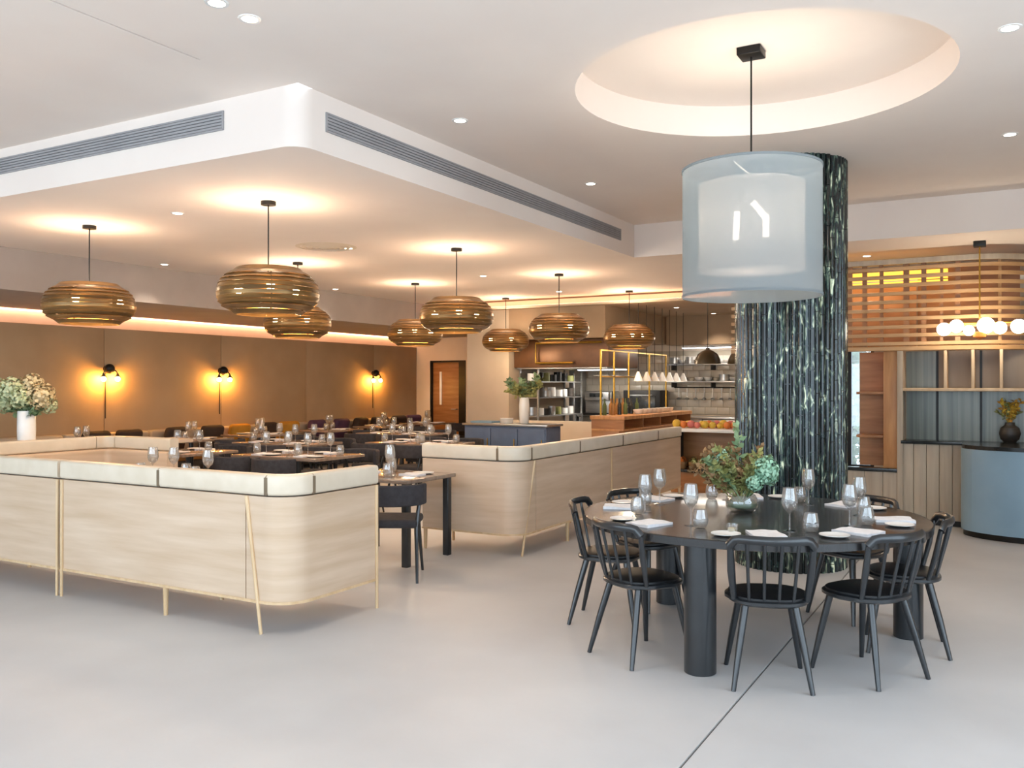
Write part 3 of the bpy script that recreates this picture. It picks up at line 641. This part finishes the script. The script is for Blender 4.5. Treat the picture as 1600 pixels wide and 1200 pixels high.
def table(x, y, sx, sy, label, key, seats, leg=M_black, z=.75, corner=False):
    # seats: (dx, dy, direction from the seat to the table centre, words for the place)
    t = thing('dining_table', label, 'table', (x, y, 0), 0, 'dining tables')
    MB().bevbox(-sx / 2, sx / 2, -sy / 2, sy / 2, z - .035, z, .008).build('tabletop', M_ttop, t)
    if corner:
        for ax in (-1, 1):
            for ay in (-1, 1): MB().bevbox(ax * (sx / 2 - .06) - .03, ax * (sx / 2 - .06) + .03, ay * (sy / 2 - .06) - .03, ay * (sy / 2 - .06) + .03, 0, z - .035, .005).build('leg', leg, t)
    else: MB().lathe([(1e-4, 0), (.22, 0), (.22, .012), (.04, .03), (.035, .06), (.035, z - .05), (.1, z - .035), (1e-4, z - .035)], 24).build('pedestal', leg, t)
    for dx, dy, a, wd_ in seats:
        c, s = math.cos(a), math.sin(a); nx, ny = x + dx, y + dy; e = 'at the %s place of %s' % (wd_, key)
        put(ME_n2, 'napkin', nx, ny, z, a + PI / 2, 'folded white napkin ' + e, 'napkin', 'napkins in the dining area')
        put(ME_w2, 'wine_glass', nx + c * .17 - s * .1, ny + s * .17 + c * .1, z, 0, 'clear wine glass ' + e, 'wine glass', 'wine glasses in the dining area')
        put(ME_t2, 'stemless_glass', nx + c * .12 - s * .2, ny + s * .12 + c * .2, z, 0, 'stemless water glass ' + e, 'glass', 'water glasses in the dining area')
        put(ME_p2, 'side_plate', nx + s * .17, ny - c * .17, z, 0, 'white side plate ' + e, 'plate', 'side plates in the dining area')
    return t
def four(sx, sy): return [(sx / 2 - .16, -.0, PI), (-sx / 2 + .16, 0, 0)]
# tables in front of the wall bench
for i, (y, key) in enumerate(((7.4, 'the far left wall table'), (9.2, 'the wall table below left lamp'), (10.6, 'the wall table below middle lamp'), (12.3, 'the fourth wall table from left'), (13.9, 'the wall table second from the door'), (15.4, 'the wall table nearest the door'))):
    table(-10.75, y, .8, .95, 'pale walnut table by the wall bench, %s from the left' % ORD[i], key, [(-.22, 0, 0, 'bench side'), (.22, 0, PI, 'chair side')])
    place_chair(-10.0, y + random.uniform(-.06, .06), R(90 + random.uniform(-10, 10)), 'charcoal shell chair at ' + key)
for x, y, lb, key, n in ((-7.25, 7.75, 'large table with bright settings just behind the nearest ash banquette', 'the large bright centre table', 4), (-8.9, 9.3, 'centre table in the second row behind the large bright one', 'the table behind the bright one', 4),
                         (-7.25, 10.2, 'table right of centre in front of the slate blue cabinet', 'the table before the blue cabinet', 4), (-8.9, 12.0, 'rear centre table in front of the wall bench, right part', 'the rear centre table', 4), (-8.75, 7.45, 'small table left of the large bright centre table', 'the small left table', 2)):
    sx = 1.3 if n == 4 else .8
    us = (-1, 1) if n == 4 else (0,); nm = {-1: 'left', 0: '', 1: 'right'}
    table(x, y, sx, .85, lb, key, [(u * sx / 4, v * .25, -v * PI / 2, (('near ' if v < 0 else 'far ') + nm[u]).strip()) for u in us for v in (-1, 1)])
    for u in us:
        for v in (-1, 1):
            place_chair(x + u * sx / 4, y + v * .62, R(0 if v < 0 else 180) + R(random.uniform(-9, 9)), 'charcoal shell chair at the %s place of %s' % ((('near ' if v < 0 else 'far ') + nm[u]).strip(), key))
# table between the two ash banquettes with its chair
table(-4.92, 6.45, .95, .75, 'four-legged table in the gap between the two ash banquettes', 'the gap table between banquettes', [(-.25, 0, 0, 'left'), (.25, 0, PI, 'right')], corner=True)
place_chair(-4.4, 5.8, R(28), 'dark shell chair beside the end of the nearest ash banquette')
table(-6.2, 5.3, 1.3, .75, 'booth table hidden behind the nearest ash banquette', 'the booth table', [(-.35, -.2, PI / 2, 'near left'), (-.35, .2, -PI / 2, 'far left'), (.35, -.2, PI / 2, 'near right')])

# ------------------------------------------------------------------ service station
st = thing('service_station', 'slate blue service cabinet with grey top in front of the kitchen opening', 'cabinet', (-7.0, 12.4, 0))
MB().bevbox(-.75, .75, -.25, .25, .06, .9, .008).build('body', M_sbox, st); MB().bevbox(-.78, .78, -.28, .28, .9, .935, .005).build('top', M_steel, st)
MB().box(-.72, .72, -.22, .22, 0, .06).build('plinth', M_blackm, st)
for i in range(3):
    dr = MB().bevbox(-.73 + .49 * i, -.25 + .49 * i, -.268, -.25, .1, .86, .004).build('door', M_sbox, st); MB().tube([(-.3 + .49 * i, -.28, .5), (-.3 + .49 * i, -.28, .7)], .008, 8).build('handle', M_brass, dr)
tr = thing('serving_tray', 'blue tray lying on the left end of the service cabinet', 'tray', (-7.5, 12.4, .935))
MB().bevbox(-.2, .2, -.15, .15, 0, .012, .004).build('base', M_blue, tr); MB().sweep([(-.2, -.15), (.2, -.15), (.2, .15), (-.2, .15), (-.2, -.15)], [(-.01, .01), (0, .01), (0, .03), (-.01, .03)]).build('rim', M_blue, tr)
sv = thing('plant_vase', 'white tall vase of green foliage on the service cabinet', 'flower vase', (-6.75, 12.35, .935))
MB().lathe([(1e-4, 0), (.06, 0), (.075, .02), (.085, .3), (.07, .42), (.062, .42), (.076, .3), (.066, .03), (1e-4, .02)], 24).build('vase', M_white, sv)
for i in range(30): sprig('sprig', (0, 0, .38), off(random.uniform(-.3, .3), random.uniform(-.2, .2), random.uniform(.5, .78)), random.choice([M_olive, M_leaf, M_olive]), sv, 26, .08)
for k in range(4):
    o = MB().lathe([(1e-4, 0), (.1, 0), (.11, .012), (.11, .02), (1e-4, .02)], 24).build('stacked_plate', M_white); o.location = (-7.1, 12.4, .935 + k * .021); tag(o, 'white plate in the stack on the service cabinet, %s from below' % ORD[k], 'plate', 'plates stacked on the service cabinet')

# ------------------------------------------------------------------ kitchen
hd = thing('extract_hood', 'dark brown metal extract hood above the kitchen opening', 'hood', (-7.08, 15.0, 1.87))
M_hood = mat('brown_bronze', '#6b4a30', .4, .4, col2='#5c3f29')
MB().bevbox(-.95, .95, -.7, .7, 0, .5, .01).build('body', M_hood, hd); MB().box(-.9, .9, -.66, .66, -.02, 0).build('filter', M_steel, hd)
MB().tube([(-.45, -.78, .08), (-.45, -.78, .44), (.85, -.78, .44)], .02, 8).build('rail', M_brass, hd)
MB().tube([(-.45, -.78, .08), (.3, -.78, .08)], .02, 8).build('rail', M_brass, hd)
rk = thing('storage_rack', 'steel storage rack against the side wall inside the kitchen opening', 'rack', (-8.03, 14.5, 0))
for y in (0, 1.9):
    for x in (.02, .4): MB().box(x - .015, x + .015, y - .015, y + .015, 0, 1.86).build('upright', M_steel, rk)
for z in (.3, .95, 1.3, 1.6): MB().box(.0, .42, -.02, 1.92, z, z + .02).build('shelf', M_steel, rk)
for z, lv in ((.97, 'lower'), (1.32, 'middle'), (1.62, 'upper')):
    for i in range(7):
        m_ = random.choice([M_blackm, M_steel, M_olive, M_white, M_ebony]); r_ = random.uniform(.07, .11); h_ = random.uniform(.12, .2)
        o = MB().lathe([(1e-4, 0), (r_ * .9, 0), (r_, .01), (r_, h_), (r_ * .95, h_), (r_ * .94, .012), (1e-4, .012)], 18).build('storage_pot', m_); o.location = (-7.82, 14.62 + i * .27, z)
        tag(o, 'storage pot on the %s rack shelf in the kitchen opening, %s from the front' % (lv, ORD[i]), 'pot', 'pots on the storage rack')
# tiled back wall
tw_ = thing('tiled_splashback', 'cream glazed tile splashback on the kitchen rear wall', 'tiles', (-8.9, 17.57, .95))
MB().box(0, 5.5, -.015, -.002, 0, 1.3).build('grout_bed', M_grout, tw_)
tm = MB().bevbox(.004, .246, -.024, -.012, .004, .146, .003).mesh('wall_tile'); tm.materials.append(M_tilew)
for r in range(8):
    for k in range(21):
        t = link('wall_tile', tm, tw_); t.location = (k * .25 + (.125 if r % 2 else 0), 0, r * .15)
def shelf(name, label, x0, x1, y, z, m, dep=.32):
    s = thing(name, label, 'shelf', (x0, y, z)); MB().bevbox(0, x1 - x0, -dep, 0, 0, .03, .004).build('board', m, s)
    for k in range(4):
        xx = .1 + k * (x1 - x0 - .2) / 3; MB().box(xx - .01, xx + .01, -dep + .03, 0, -.1, 0).build('bracket', M_blackm, s)
    return s
shelf('wall_shelf', 'upper steel shelf of crockery on the kitchen rear wall', -6.1, -3.45, 17.54, 1.95, M_steel)
shelf('wall_shelf', 'lower steel shelf of crockery on the kitchen rear wall', -6.1, -3.45, 17.54, 1.6, M_steel)
def bowl(r=.08): 
    m = MB(); m.lathe([(1e-4, 0), (r * .5, 0), (r * .9, r * .5), (r, r * .9), (r * .94, r * .9), (r * .84, r * .5), (1e-4, .012)], 18); return m
bm_ = bowl(.09).mesh('bowl'); bm_.materials.append(M_white); cm_ = bowl(.06).mesh('cup'); cm_.materials.append(M_hide)
M_cop = mat('copper_pan', '#a8623a', .3, .8, col2='#965430'); pm_ = MB().lathe([(1e-4, 0), (.09, 0), (.1, .01), (.1, .13), (.094, .13), (.094, .012), (1e-4, .012)], 18).mesh('pot'); pm_.materials.append(M_steel)
for z, lv in ((1.98, 'upper'), (1.63, 'lower')):
    for i in range(15):
        k = random.choice([0, 0, 1, 2]); me, nm, ct, wd_ = ((bm_, 'bowl', 'bowl', 'white bowl'), (cm_, 'cup', 'cup', 'cream cup'), (pm_, 'pot', 'pot', 'steel pot'))[k]
        put(me, nm, -5.98 + i * .172, 17.38 + random.uniform(-.03, .03), z, 0, '%s on the %s kitchen shelf, place %s from the left' % (wd_, lv, (ORD + ['eleventh', 'twelfth', 'thirteenth', 'fourteenth', 'fifteenth'])[i]), ct, 'crockery on the kitchen shelves')
# hanging rail with utensils
rl = thing('utensil_rail', 'dark rail with hanging ladles below the kitchen shelves', 'rail', (-6.0, 17.4, 1.5))
MB().tube([(0, 0, 0), (2.5, 0, 0)], .012, 8).build('bar', M_blackm, rl)
for k in range(14):
    x = .1 + k * .177; b = MB().tube([(x, 0, 0), (x, -.01, -.2)], .008, 6).build('utensil_handle', M_steel, rl); MB().sphere((x, -.01, -.23), .045, 10, 6, .6).build('ladle_cup', M_steel, b)
# rear worktop and equipment
wt = thing('kitchen_worktop', 'steel worktop along the kitchen rear wall', 'worktop', (-8.0, 17.0, 0))
MB().bevbox(0, 4.55, -.02, .5, .88, .92, .005).build('top', M_steel, wt)
for k in range(5): MB().bevbox(.02 + k * .9, .9 + k * .9, .02, .48, .1, .87, .006).build('cabinet_front', M_steel, wt)
ov = thing('oven', 'black compact oven on the kitchen worktop', 'oven', (-6.55, 16.7, .92))
MB().box(-.35, .35, .3, .7, -.0, .02).build('foot', M_blackm, ov); MB().bevbox(-.4, .4, .28, .75, .02, .52, .01).build('body', M_blackm, ov)
dd = MB().bevbox(-.3, .3, .26, .285, .06, .4, .006).build('door', M_counter, ov); MB().tube([(-.25, .24, .42), (.25, .24, .42)], .012, 8).build('handle', M_steel, dd)
mx = thing('espresso_machine', 'steel coffee machine seen through the kitchen opening', 'coffee machine', (-7.5, 16.6, .92))
MB().bevbox(-.3, .3, .35, .8, 0, .5, .03).build('body', M_steel, mx); MB().bevbox(-.28, .28, .25, .4, .3, .5, .03).build('group_head', M_steel, mx); MB().box(-.28, .28, .2, .4, 0, .05).build('drip_tray', M_blackm, mx); MB().bevbox(-.15, .15, .24, .255, .38, .46, .004).build('display', M_counter, mx)
fr = thing('tall_fridge', 'grey steel upright fridge behind the kitchen foliage', 'fridge', (-8.37, 16.9, 0))
MB().bevbox(-.35, .35, 0, .6, .05, 1.85, .01).build('body', M_steel, fr); MB().bevbox(-.34, .34, -.03, 0, .1, 1.82, .01).build('door', M_steel, fr); MB().box(-.35, .35, .05, .6, 0, .05).build('plinth', M_blackm, fr)
# pass counter
ps = thing('kitchen_pass', 'long honey oak kitchen pass counter with open shelf', 'counter', (-5.6, 13.0, 0))
MB().bevbox(-.3, .3, 0, 3.4, 1.0, 1.06, .006).build('top', M_woodh, ps); MB().bevbox(-.28, .28, .02, 3.38, .82, .85, .004).build('shelf', M_woodh, ps)
MB().bevbox(-.28, .2, .02, 3.38, .05, .82, .006).build('body', M_wood, ps); MB().box(-.28, .1, .05, 3.35, .0, .05).build('plinth', M_blackm, ps)
for k in range(5): MB().box(-.28, .28, .02 + k * .833, .05 + k * .833, .85, 1.0).build('divider', M_wood, ps)
gy = thing('brass_gantry', 'slim brass gantry shelf standing on the kitchen pass', 'gantry', (-5.75, 13.1, 1.06))
for y in (0, .55, 1.2, 2.2, 3.1):
    MB().box(-.012, .012, y - .012, y + .012, 0, 1.07).build('post', M_brass, gy)
for z in (.62, 1.05): MB().box(-.012, .012, 0, 3.1, z, z + .02).build('rail', M_brass, gy)
MB().box(-.13, .13, 0, 3.1, .64, .655).build('glass_shelf', M_glass, gy)
for k in range(7):
    y = 13.98 + k * .39
    h = thing('heat_lamp', 'white conical heat lamp over the kitchen pass, %s from the front' % ORD[k], 'heat lamp', (-5.45, y, 1.62), 0, 'heat lamps over the kitchen pass')
    MB().lathe([(.02, .16), (.03, .13), (.085, .0), (.08, .0), (.026, .125), (.016, .155)], 20, close=True).build('shade', M_white, h); MB().tube([(0, 0, .15), (0, 0, 1.31)], .005, 6).build('cord', M_blackm, h)
    MB().sphere((0, 0, .045), .028, 10, 6).build('bulb', M_bulb, h)
for k in range(8):
    o = link('bowl', bm_); o.location = (-5.5, 14.1 + k * .22, 1.06); tag(o, 'white bowl on the kitchen pass, %s from the front' % ORD[k], 'bowl', 'bowls on the kitchen pass')
for k in range(10):
    o = MB().lathe([(1e-4, 0), (.035, 0), (.035, .16), (.013, .21), (.013, .27), (1e-4, .27)], 14).build('bottle', random.choice([M_ochre, M_stem, M_counter, M_mustard])); o.location = (-5.75 + .1 * (k % 2), 13.25 + k * .13, 1.06)
    tag(o, 'small bottle on the kitchen pass, %s from the front' % ORD[k], 'bottle', 'bottles on the kitchen pass')
tbk = thing('kitchen_tube_light', 'bright linear tube light under the kitchen bulkhead', 'light', (-4.9, 17.3, 2.3))
MB().bevbox(-.9, .9, -.06, .06, 0, .05, .006).build('housing', M_white, tbk); MB().box(-.88, .88, -.045, .045, -.012, 0).build('tube', M_ledk, tbk)
lamp('AREA', 'tube_beam', (0, -.1, -.03), 14, (1, .9, .78), tbk, size=(1.7, .3), rot=(R(-20), 0, 0))
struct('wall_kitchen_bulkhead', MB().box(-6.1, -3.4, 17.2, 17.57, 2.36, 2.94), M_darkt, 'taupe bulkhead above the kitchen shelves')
kl = thing('kitchen_fill_panel', 'unseen linear fill light hung behind the kitchen hood', 'light', (-7.0, 16.0, 1.84))  # unseen fill light, there only to brighten the kitchen
MB().box(-.5, .5, -.05, .05, 0, .02).build('diffuser', M_ledk, kl); lamp('AREA', 'panel_beam', (0, 0, -.02), 30, (1, .92, .82), kl, size=(1, .1))
for x, y, lb in ((-4.05, 13.3, 'dark olive dome lamp hanging left of the mosaic column'), (-3.62, 13.6, 'dark olive dome lamp half hidden by the mosaic column')):
    h = thing('dome_pendant', lb, 'pendant lamp', (x, y, 1.88), 0, 'dome lamps beside the column')
    M_dome = MATS.get('olive_enamel') or mat('olive_enamel', '#3d3018', .35, col2='#352913')
    MB().lathe([(.2, 0), (.19, .07), (.15, .15), (.08, .2), (.03, .22), (.03, .25), (.02, .25), (.02, .21), (.075, .19), (.14, .145), (.185, .065), (.195, 0)], 28, close=True).build('shade', M_dome, h)
    MB().tube([(0, 0, .24), (0, 0, HD - 1.88)], .006, 6).build('cord', M_blackm, h); MB().sphere((0, 0, .06), .04, 12, 8).build('bulb', M_bulb, h)
    lamp('POINT', 'dome_glow', (0, 0, -.02), 2, (1, .8, .55), h, .15)
# display console with produce
cs = thing('display_console', 'display counter with white top and dark lower shelf behind the long banquette', 'counter', (-3.6, 12.6, 0))
MB().bevbox(-.75, .75, -.35, .35, .88, .93, .006).build('top', M_white, cs); MB().bevbox(-.72, .72, -.32, .32, .3, .34, .004).build('lower_shelf', M_counter, cs); MB().bevbox(-.7, .7, .2, .3, .34, .88, .004).build('back_panel', M_wood, cs)
MB().bevbox(-.7, .7, -.28, .28, 0, .3, .004).build('plinth', M_wood, cs)
for sx in (-1, 1): MB().box(sx * .7 - .03, sx * .7 + .03, -.3, .3, .34, .88).build('side', M_ebony, cs)
M_or = mat('orange_fruit', '#d8823c', .5, col2='#cc6f2e'); M_pk = mat('pink_fruit', '#d77f74', .5, col2='#c46a60'); M_ye = mat('yellow_fruit', '#d9b545', .5, col2='#cba638')
for k in range(26):
    m, nm = random.choice([(M_or, 'orange'), (M_pk, 'pink'), (M_ye, 'yellow')]); r = random.uniform(.04, .065); sp = MB().lathe([(max(1e-5, r * math.sin(PI * i / 8)), r * (1 - math.cos(PI * i / 8)) - (.25 * r if i == 8 else 0)) for i in range(9)], 14)
    o = sp.build('fruit', m); o.location = (-4.25 + (k % 13) * .107, 12.42 + (k // 13) * .2 + random.uniform(-.02, .02), .93)
    tag(o, '%s fruit in the %s row on the display counter, %s from the left' % (nm, 'front' if k < 13 else 'back', (ORD + ['eleventh', 'twelfth', 'thirteenth'])[k % 13]), 'fruit', 'fruit on the display counter')
for k in range(7):
    x = -4.18 + k * .19; b = thing('wicker_basket', 'small basket of produce under the display counter, %s from the left' % ORD[k], 'basket', (x, 12.45, .34), 0, 'baskets on the display counter')
    MB().lathe([(1e-4, 0), (.06, 0), (.085, .1), (.08, .1), (.056, .01), (1e-4, .01)], 16).build('basket', M_rust, b); bloom('produce', (0, 0, .1), .07, random.choice([M_olive, M_or, M_ye, M_leaf]), b, 60, .4)

# ------------------------------------------------------------------ slatted screen and shelf partition at right
PY = 10.83; XA, XB = -3.0, -.42; rc = .7
scr = [(XA, PY), (XB, PY)] + arc(XB, PY + rc, rc, -90, 0, 16)[1:] + [(XB + rc, PY + 2.2)]
ss = thing('slatted_screen', 'oak screen of horizontal slats with rounded corner above the shelf partition', 'screen', (0, 0, 0))
for i in range(10):
    z = 2.005 + i * .0945; MB().sweep(scr, rrect(-.03, 0, z, z + .042, .004, 1)).build('slat', M_slat, ss)
MB().sweep(scr, rrect(-.09, .02, 1.945, 1.995, .006, 1)).build('bottom_beam', M_slat, ss); MB().sweep(scr, rrect(-.09, .02, 2.925, 2.985, .006, 1)).build('top_beam', M_greige, ss)
def onpath(x, o):
    return (x, PY - o)
for x, wd2 in ((-2.3, .05), (-1.95, .05), (-1.62, .05), (-1.46, .05), (-1.28, .04), (-1.02, .06), (-.84, .05), (-.66, .03), (-.5, .05)):
    MB().box(x - wd2 / 2, x + wd2 / 2, PY + .032, PY + .07, 1.99, 2.93).build('post', M_wood, ss)
for a in (-60, -25):
    x, y = XB + (rc - .05) * math.cos(R(a)), PY + rc + (rc - .05) * math.sin(R(a)); MB().tube([(x, y, 1.99), (x, y, 2.93)], .018, 8).build('post', M_slat, ss)
for k, z in enumerate((2.73, 2.79, 2.85)): MB().box(-2.9, -.62, PY + .45, PY + .47, z, z + .048).build('light_strip', M_amberled, ss)
MB().box(-2.9, -.95, PY + .47, PY + .5, 1.99, 2.71).build('rear_board', M_wood, ss)
MB().box(-.95, .1, PY + .6, PY + .63, 1.99, 2.93).build('rear_board', M_wood, ss)
lamp('AREA', 'screen_glow', (-1.6, PY + .35, 2.8), 6, (1, .66, .28), ss, size=(2.4, .1))
chd = thing('globe_chandelier', 'chandelier of glowing glass globes in front of the rounded slatted screen', 'chandelier', (-.28, PY - .2, 2.22))
MB().bevbox(-.06, .06, -.06, .06, HD - 2.22 - .06, HD - 2.22, .006).build('ceiling_plate', M_blackm, chd); MB().tube([(0, 0, 0), (0, 0, HD - 2.24)], .008, 8).build('rod', M_brass, chd); MB().tube([(-.36, 0, 0), (.36, 0, 0)], .01, 8).build('crossbar', M_brass, chd)
for x, z, r in ((-.34, -.06, .07), (-.22, -.03, .07), (-.1, -.08, .055), (.06, -.03, .085), (.19, -.06, .065), (.36, -.05, .075)):
    g = MB().sphere((x, -.05, z), r, 16, 10).build('globe', M_bulbw, chd)
MB().lathe([(1e-4, -.18), (.06, -.15), (.07, -.1), (1e-4, -.1)], 18, (0, -.02, 0)).build('amber_bowl', M_or, chd)
lamp('POINT', 'globe_glow', (0, -.25, -.05), 4, (1, .75, .45), chd, .1)
# partition below
low = [(XA, PY), (.45, PY)]
sp = thing('shelf_partition', 'greige timber partition with open shelves and black counter below the slatted screen', 'partition', (0, 0, 0))
n = 12
for k in range(n):
    x0 = -1.07 + k * .13; MB().bevbox(x0 + .002, x0 + .128, PY, PY + .04, .06, .9, .004).build('plank', M_greige, sp)
for k in range(10):
    x0 = -3.0 + k * .193; MB().bevbox(x0 + .002, x0 + .191, PY, PY + .04, .06, .57, .004).build('plank', M_greige, sp)
MB().box(-3.0, .49, PY + .01, PY + .05, 0, .06).build('plinth', M_blackm, sp)
MB().bevbox(-1.07, .49, PY - .03, PY + .4, .9, .935, .004).build('counter', M_counter, sp)
MB().bevbox(-1.05, .49, PY - .02, PY + .3, 1.49, 1.525, .004).build('shelf', M_beige, sp)
MB().bevbox(-1.11, -1.05, PY - .02, PY + .3, .06, 1.945, .004).build('end_post', M_greige, sp)
MB().box(-1.05, .49, PY + .04, PY + .3, .06, .9).build('carcass', M_greige, sp)
for x in (-.62, -.35, -.08, .2): MB().bevbox(x - .016, x + .016, PY - .01, PY + .28, 1.525, 1.945, .003).build('shelf_post', M_beige, sp)
for x0, x1 in ((-1.05, -.72), (-.72, -.28), (-.28, .49)):
    MB().box(x0 + .004, x1 - .004, PY + .31, PY + .32, .935, 1.49).build('glass_pane', M_pane, sp); MB().box(x0 + .004, x1 - .004, PY + .31, PY + .32, 1.525, 1.945).build('glass_pane', M_pane if x0 < -1 else M_pane2, sp)
for x0 in (-.72, -.28): MB().box(x0 - .012, x0 + .012, PY + .3, PY + .33, .935, 1.945).build('pane_bar', M_blackm, sp)
# open framed hatch at its left
MB().bevbox(-3.0, -1.11, PY - .02, PY + .12, .57, .61, .004).build('hatch_sill', M_counter, sp)
MB().bevbox(-1.26, -1.112, PY + .05, PY + .3, .61, 1.945, .004).build('hatch_jamb', M_woodh, sp)
for z in (.95, 1.45): MB().bevbox(-1.56, -1.262, PY + .1, PY + .35, z, z + .03, .003).build('hatch_shelf', M_wood, sp)
MB().box(-1.56, -1.262, PY + .36, PY + .38, .61, 1.945).build('hatch_back', M_wood, sp)
struct('wall_rear_right', MB().box(-3.3, -2.75, 14.0, 14.2, 0, HD).box(-1.75, 3.0, 14.0, 14.2, 0, HD).box(-2.75, -1.75, 14.0, 14.2, 2.3, HD).box(-2.75, -1.75, 14.0, 14.2, 0, .3), M_taupe, 'taupe wall with a garden window behind the partition')
wn = struct('window_3', MB().box(-2.75, -1.75, 14.05, 14.12, .3, .36).box(-2.75, -1.75, 14.05, 14.12, 2.24, 2.3), M_blackm, 'garden window glimpsed between the column and the partition')
for x in (-2.72, -2.1, -1.78): MB().box(x - .025, x + .025, 14.05, 14.12, .36, 2.24).build('mullion', M_blackm, wn)
MB().box(-2.75, -1.75, 14.08, 14.085, .36, 2.24).build('pane', M_glass, wn)
# dark round vase
dv = thing('round_vase', 'dark round vase of yellow dried flowers on the black counter at right', 'flower vase', (.0, PY + .12, .935))
MB().lathe([(1e-4, 0), (.05, 0), (.09, .04), (.105, .1), (.09, .16), (.05, .19), (.045, .22), (.035, .22), (.04, .19), (.08, .15), (.09, .1), (1e-4, .05)], 24).build('vase', M_ebony, dv)
for i in range(14): sprig('sprig', (0, 0, .18), off(random.uniform(-.18, .16), random.uniform(-.06, .02), random.uniform(.32, .48)), random.choice([M_mustard, M_ye, M_olive]), dv, 18, .05)
# host desk
hx, hy = .35, 10.42
out = arc(0, 0, 1, 180, 360, 30); E_ = [(x * .8, y * .47) for x, y in out]
hs = thing('host_desk', 'curved blue-grey host desk at the right edge of the picture', 'desk', (hx, hy, 0))
MB().prism([(x * .97, y * .97) for x, y in E_] + [(.776, .3), (-.776, .3)], 0, .06).build('plinth', M_blackm, hs)
seg = 6
for k in range(seg):
    MB().sweep(E_[k * 5:k * 5 + 6], [(-.03, .06), (0, .06), (0, .9), (-.03, .9)]).build('curved_panel', M_blue, hs)
MB().prism([(x * .99, y * .99) for x, y in E_] + [(.79, .3), (-.79, .3)], .9, .94).build('top', M_counter, hs)
MB().box(-.79, -.75, 0, .3, .06, .9).box(.75, .79, 0, .3, .06, .9).build('side', M_blue, hs)

# garden outside the rear window
for x, y, lb in ((-2.55, 16.6, 'leafy green shrub seen through the garden window at left'), (-2.3, 15.3, 'leafy green shrub seen through the garden window at right')):
    sh = thing('garden_shrub', lb, 'shrub', (x, y, 0)); MB().tube([(0, 0, 0), (0, 0, 1.2)], .03, 8).build('trunk', M_stem, sh)
    for k in range(6): bloom('foliage', (random.uniform(-.3, .3), random.uniform(-.2, .2), .5 + k * .3), .35, M_leaf, sh, 160, .3)
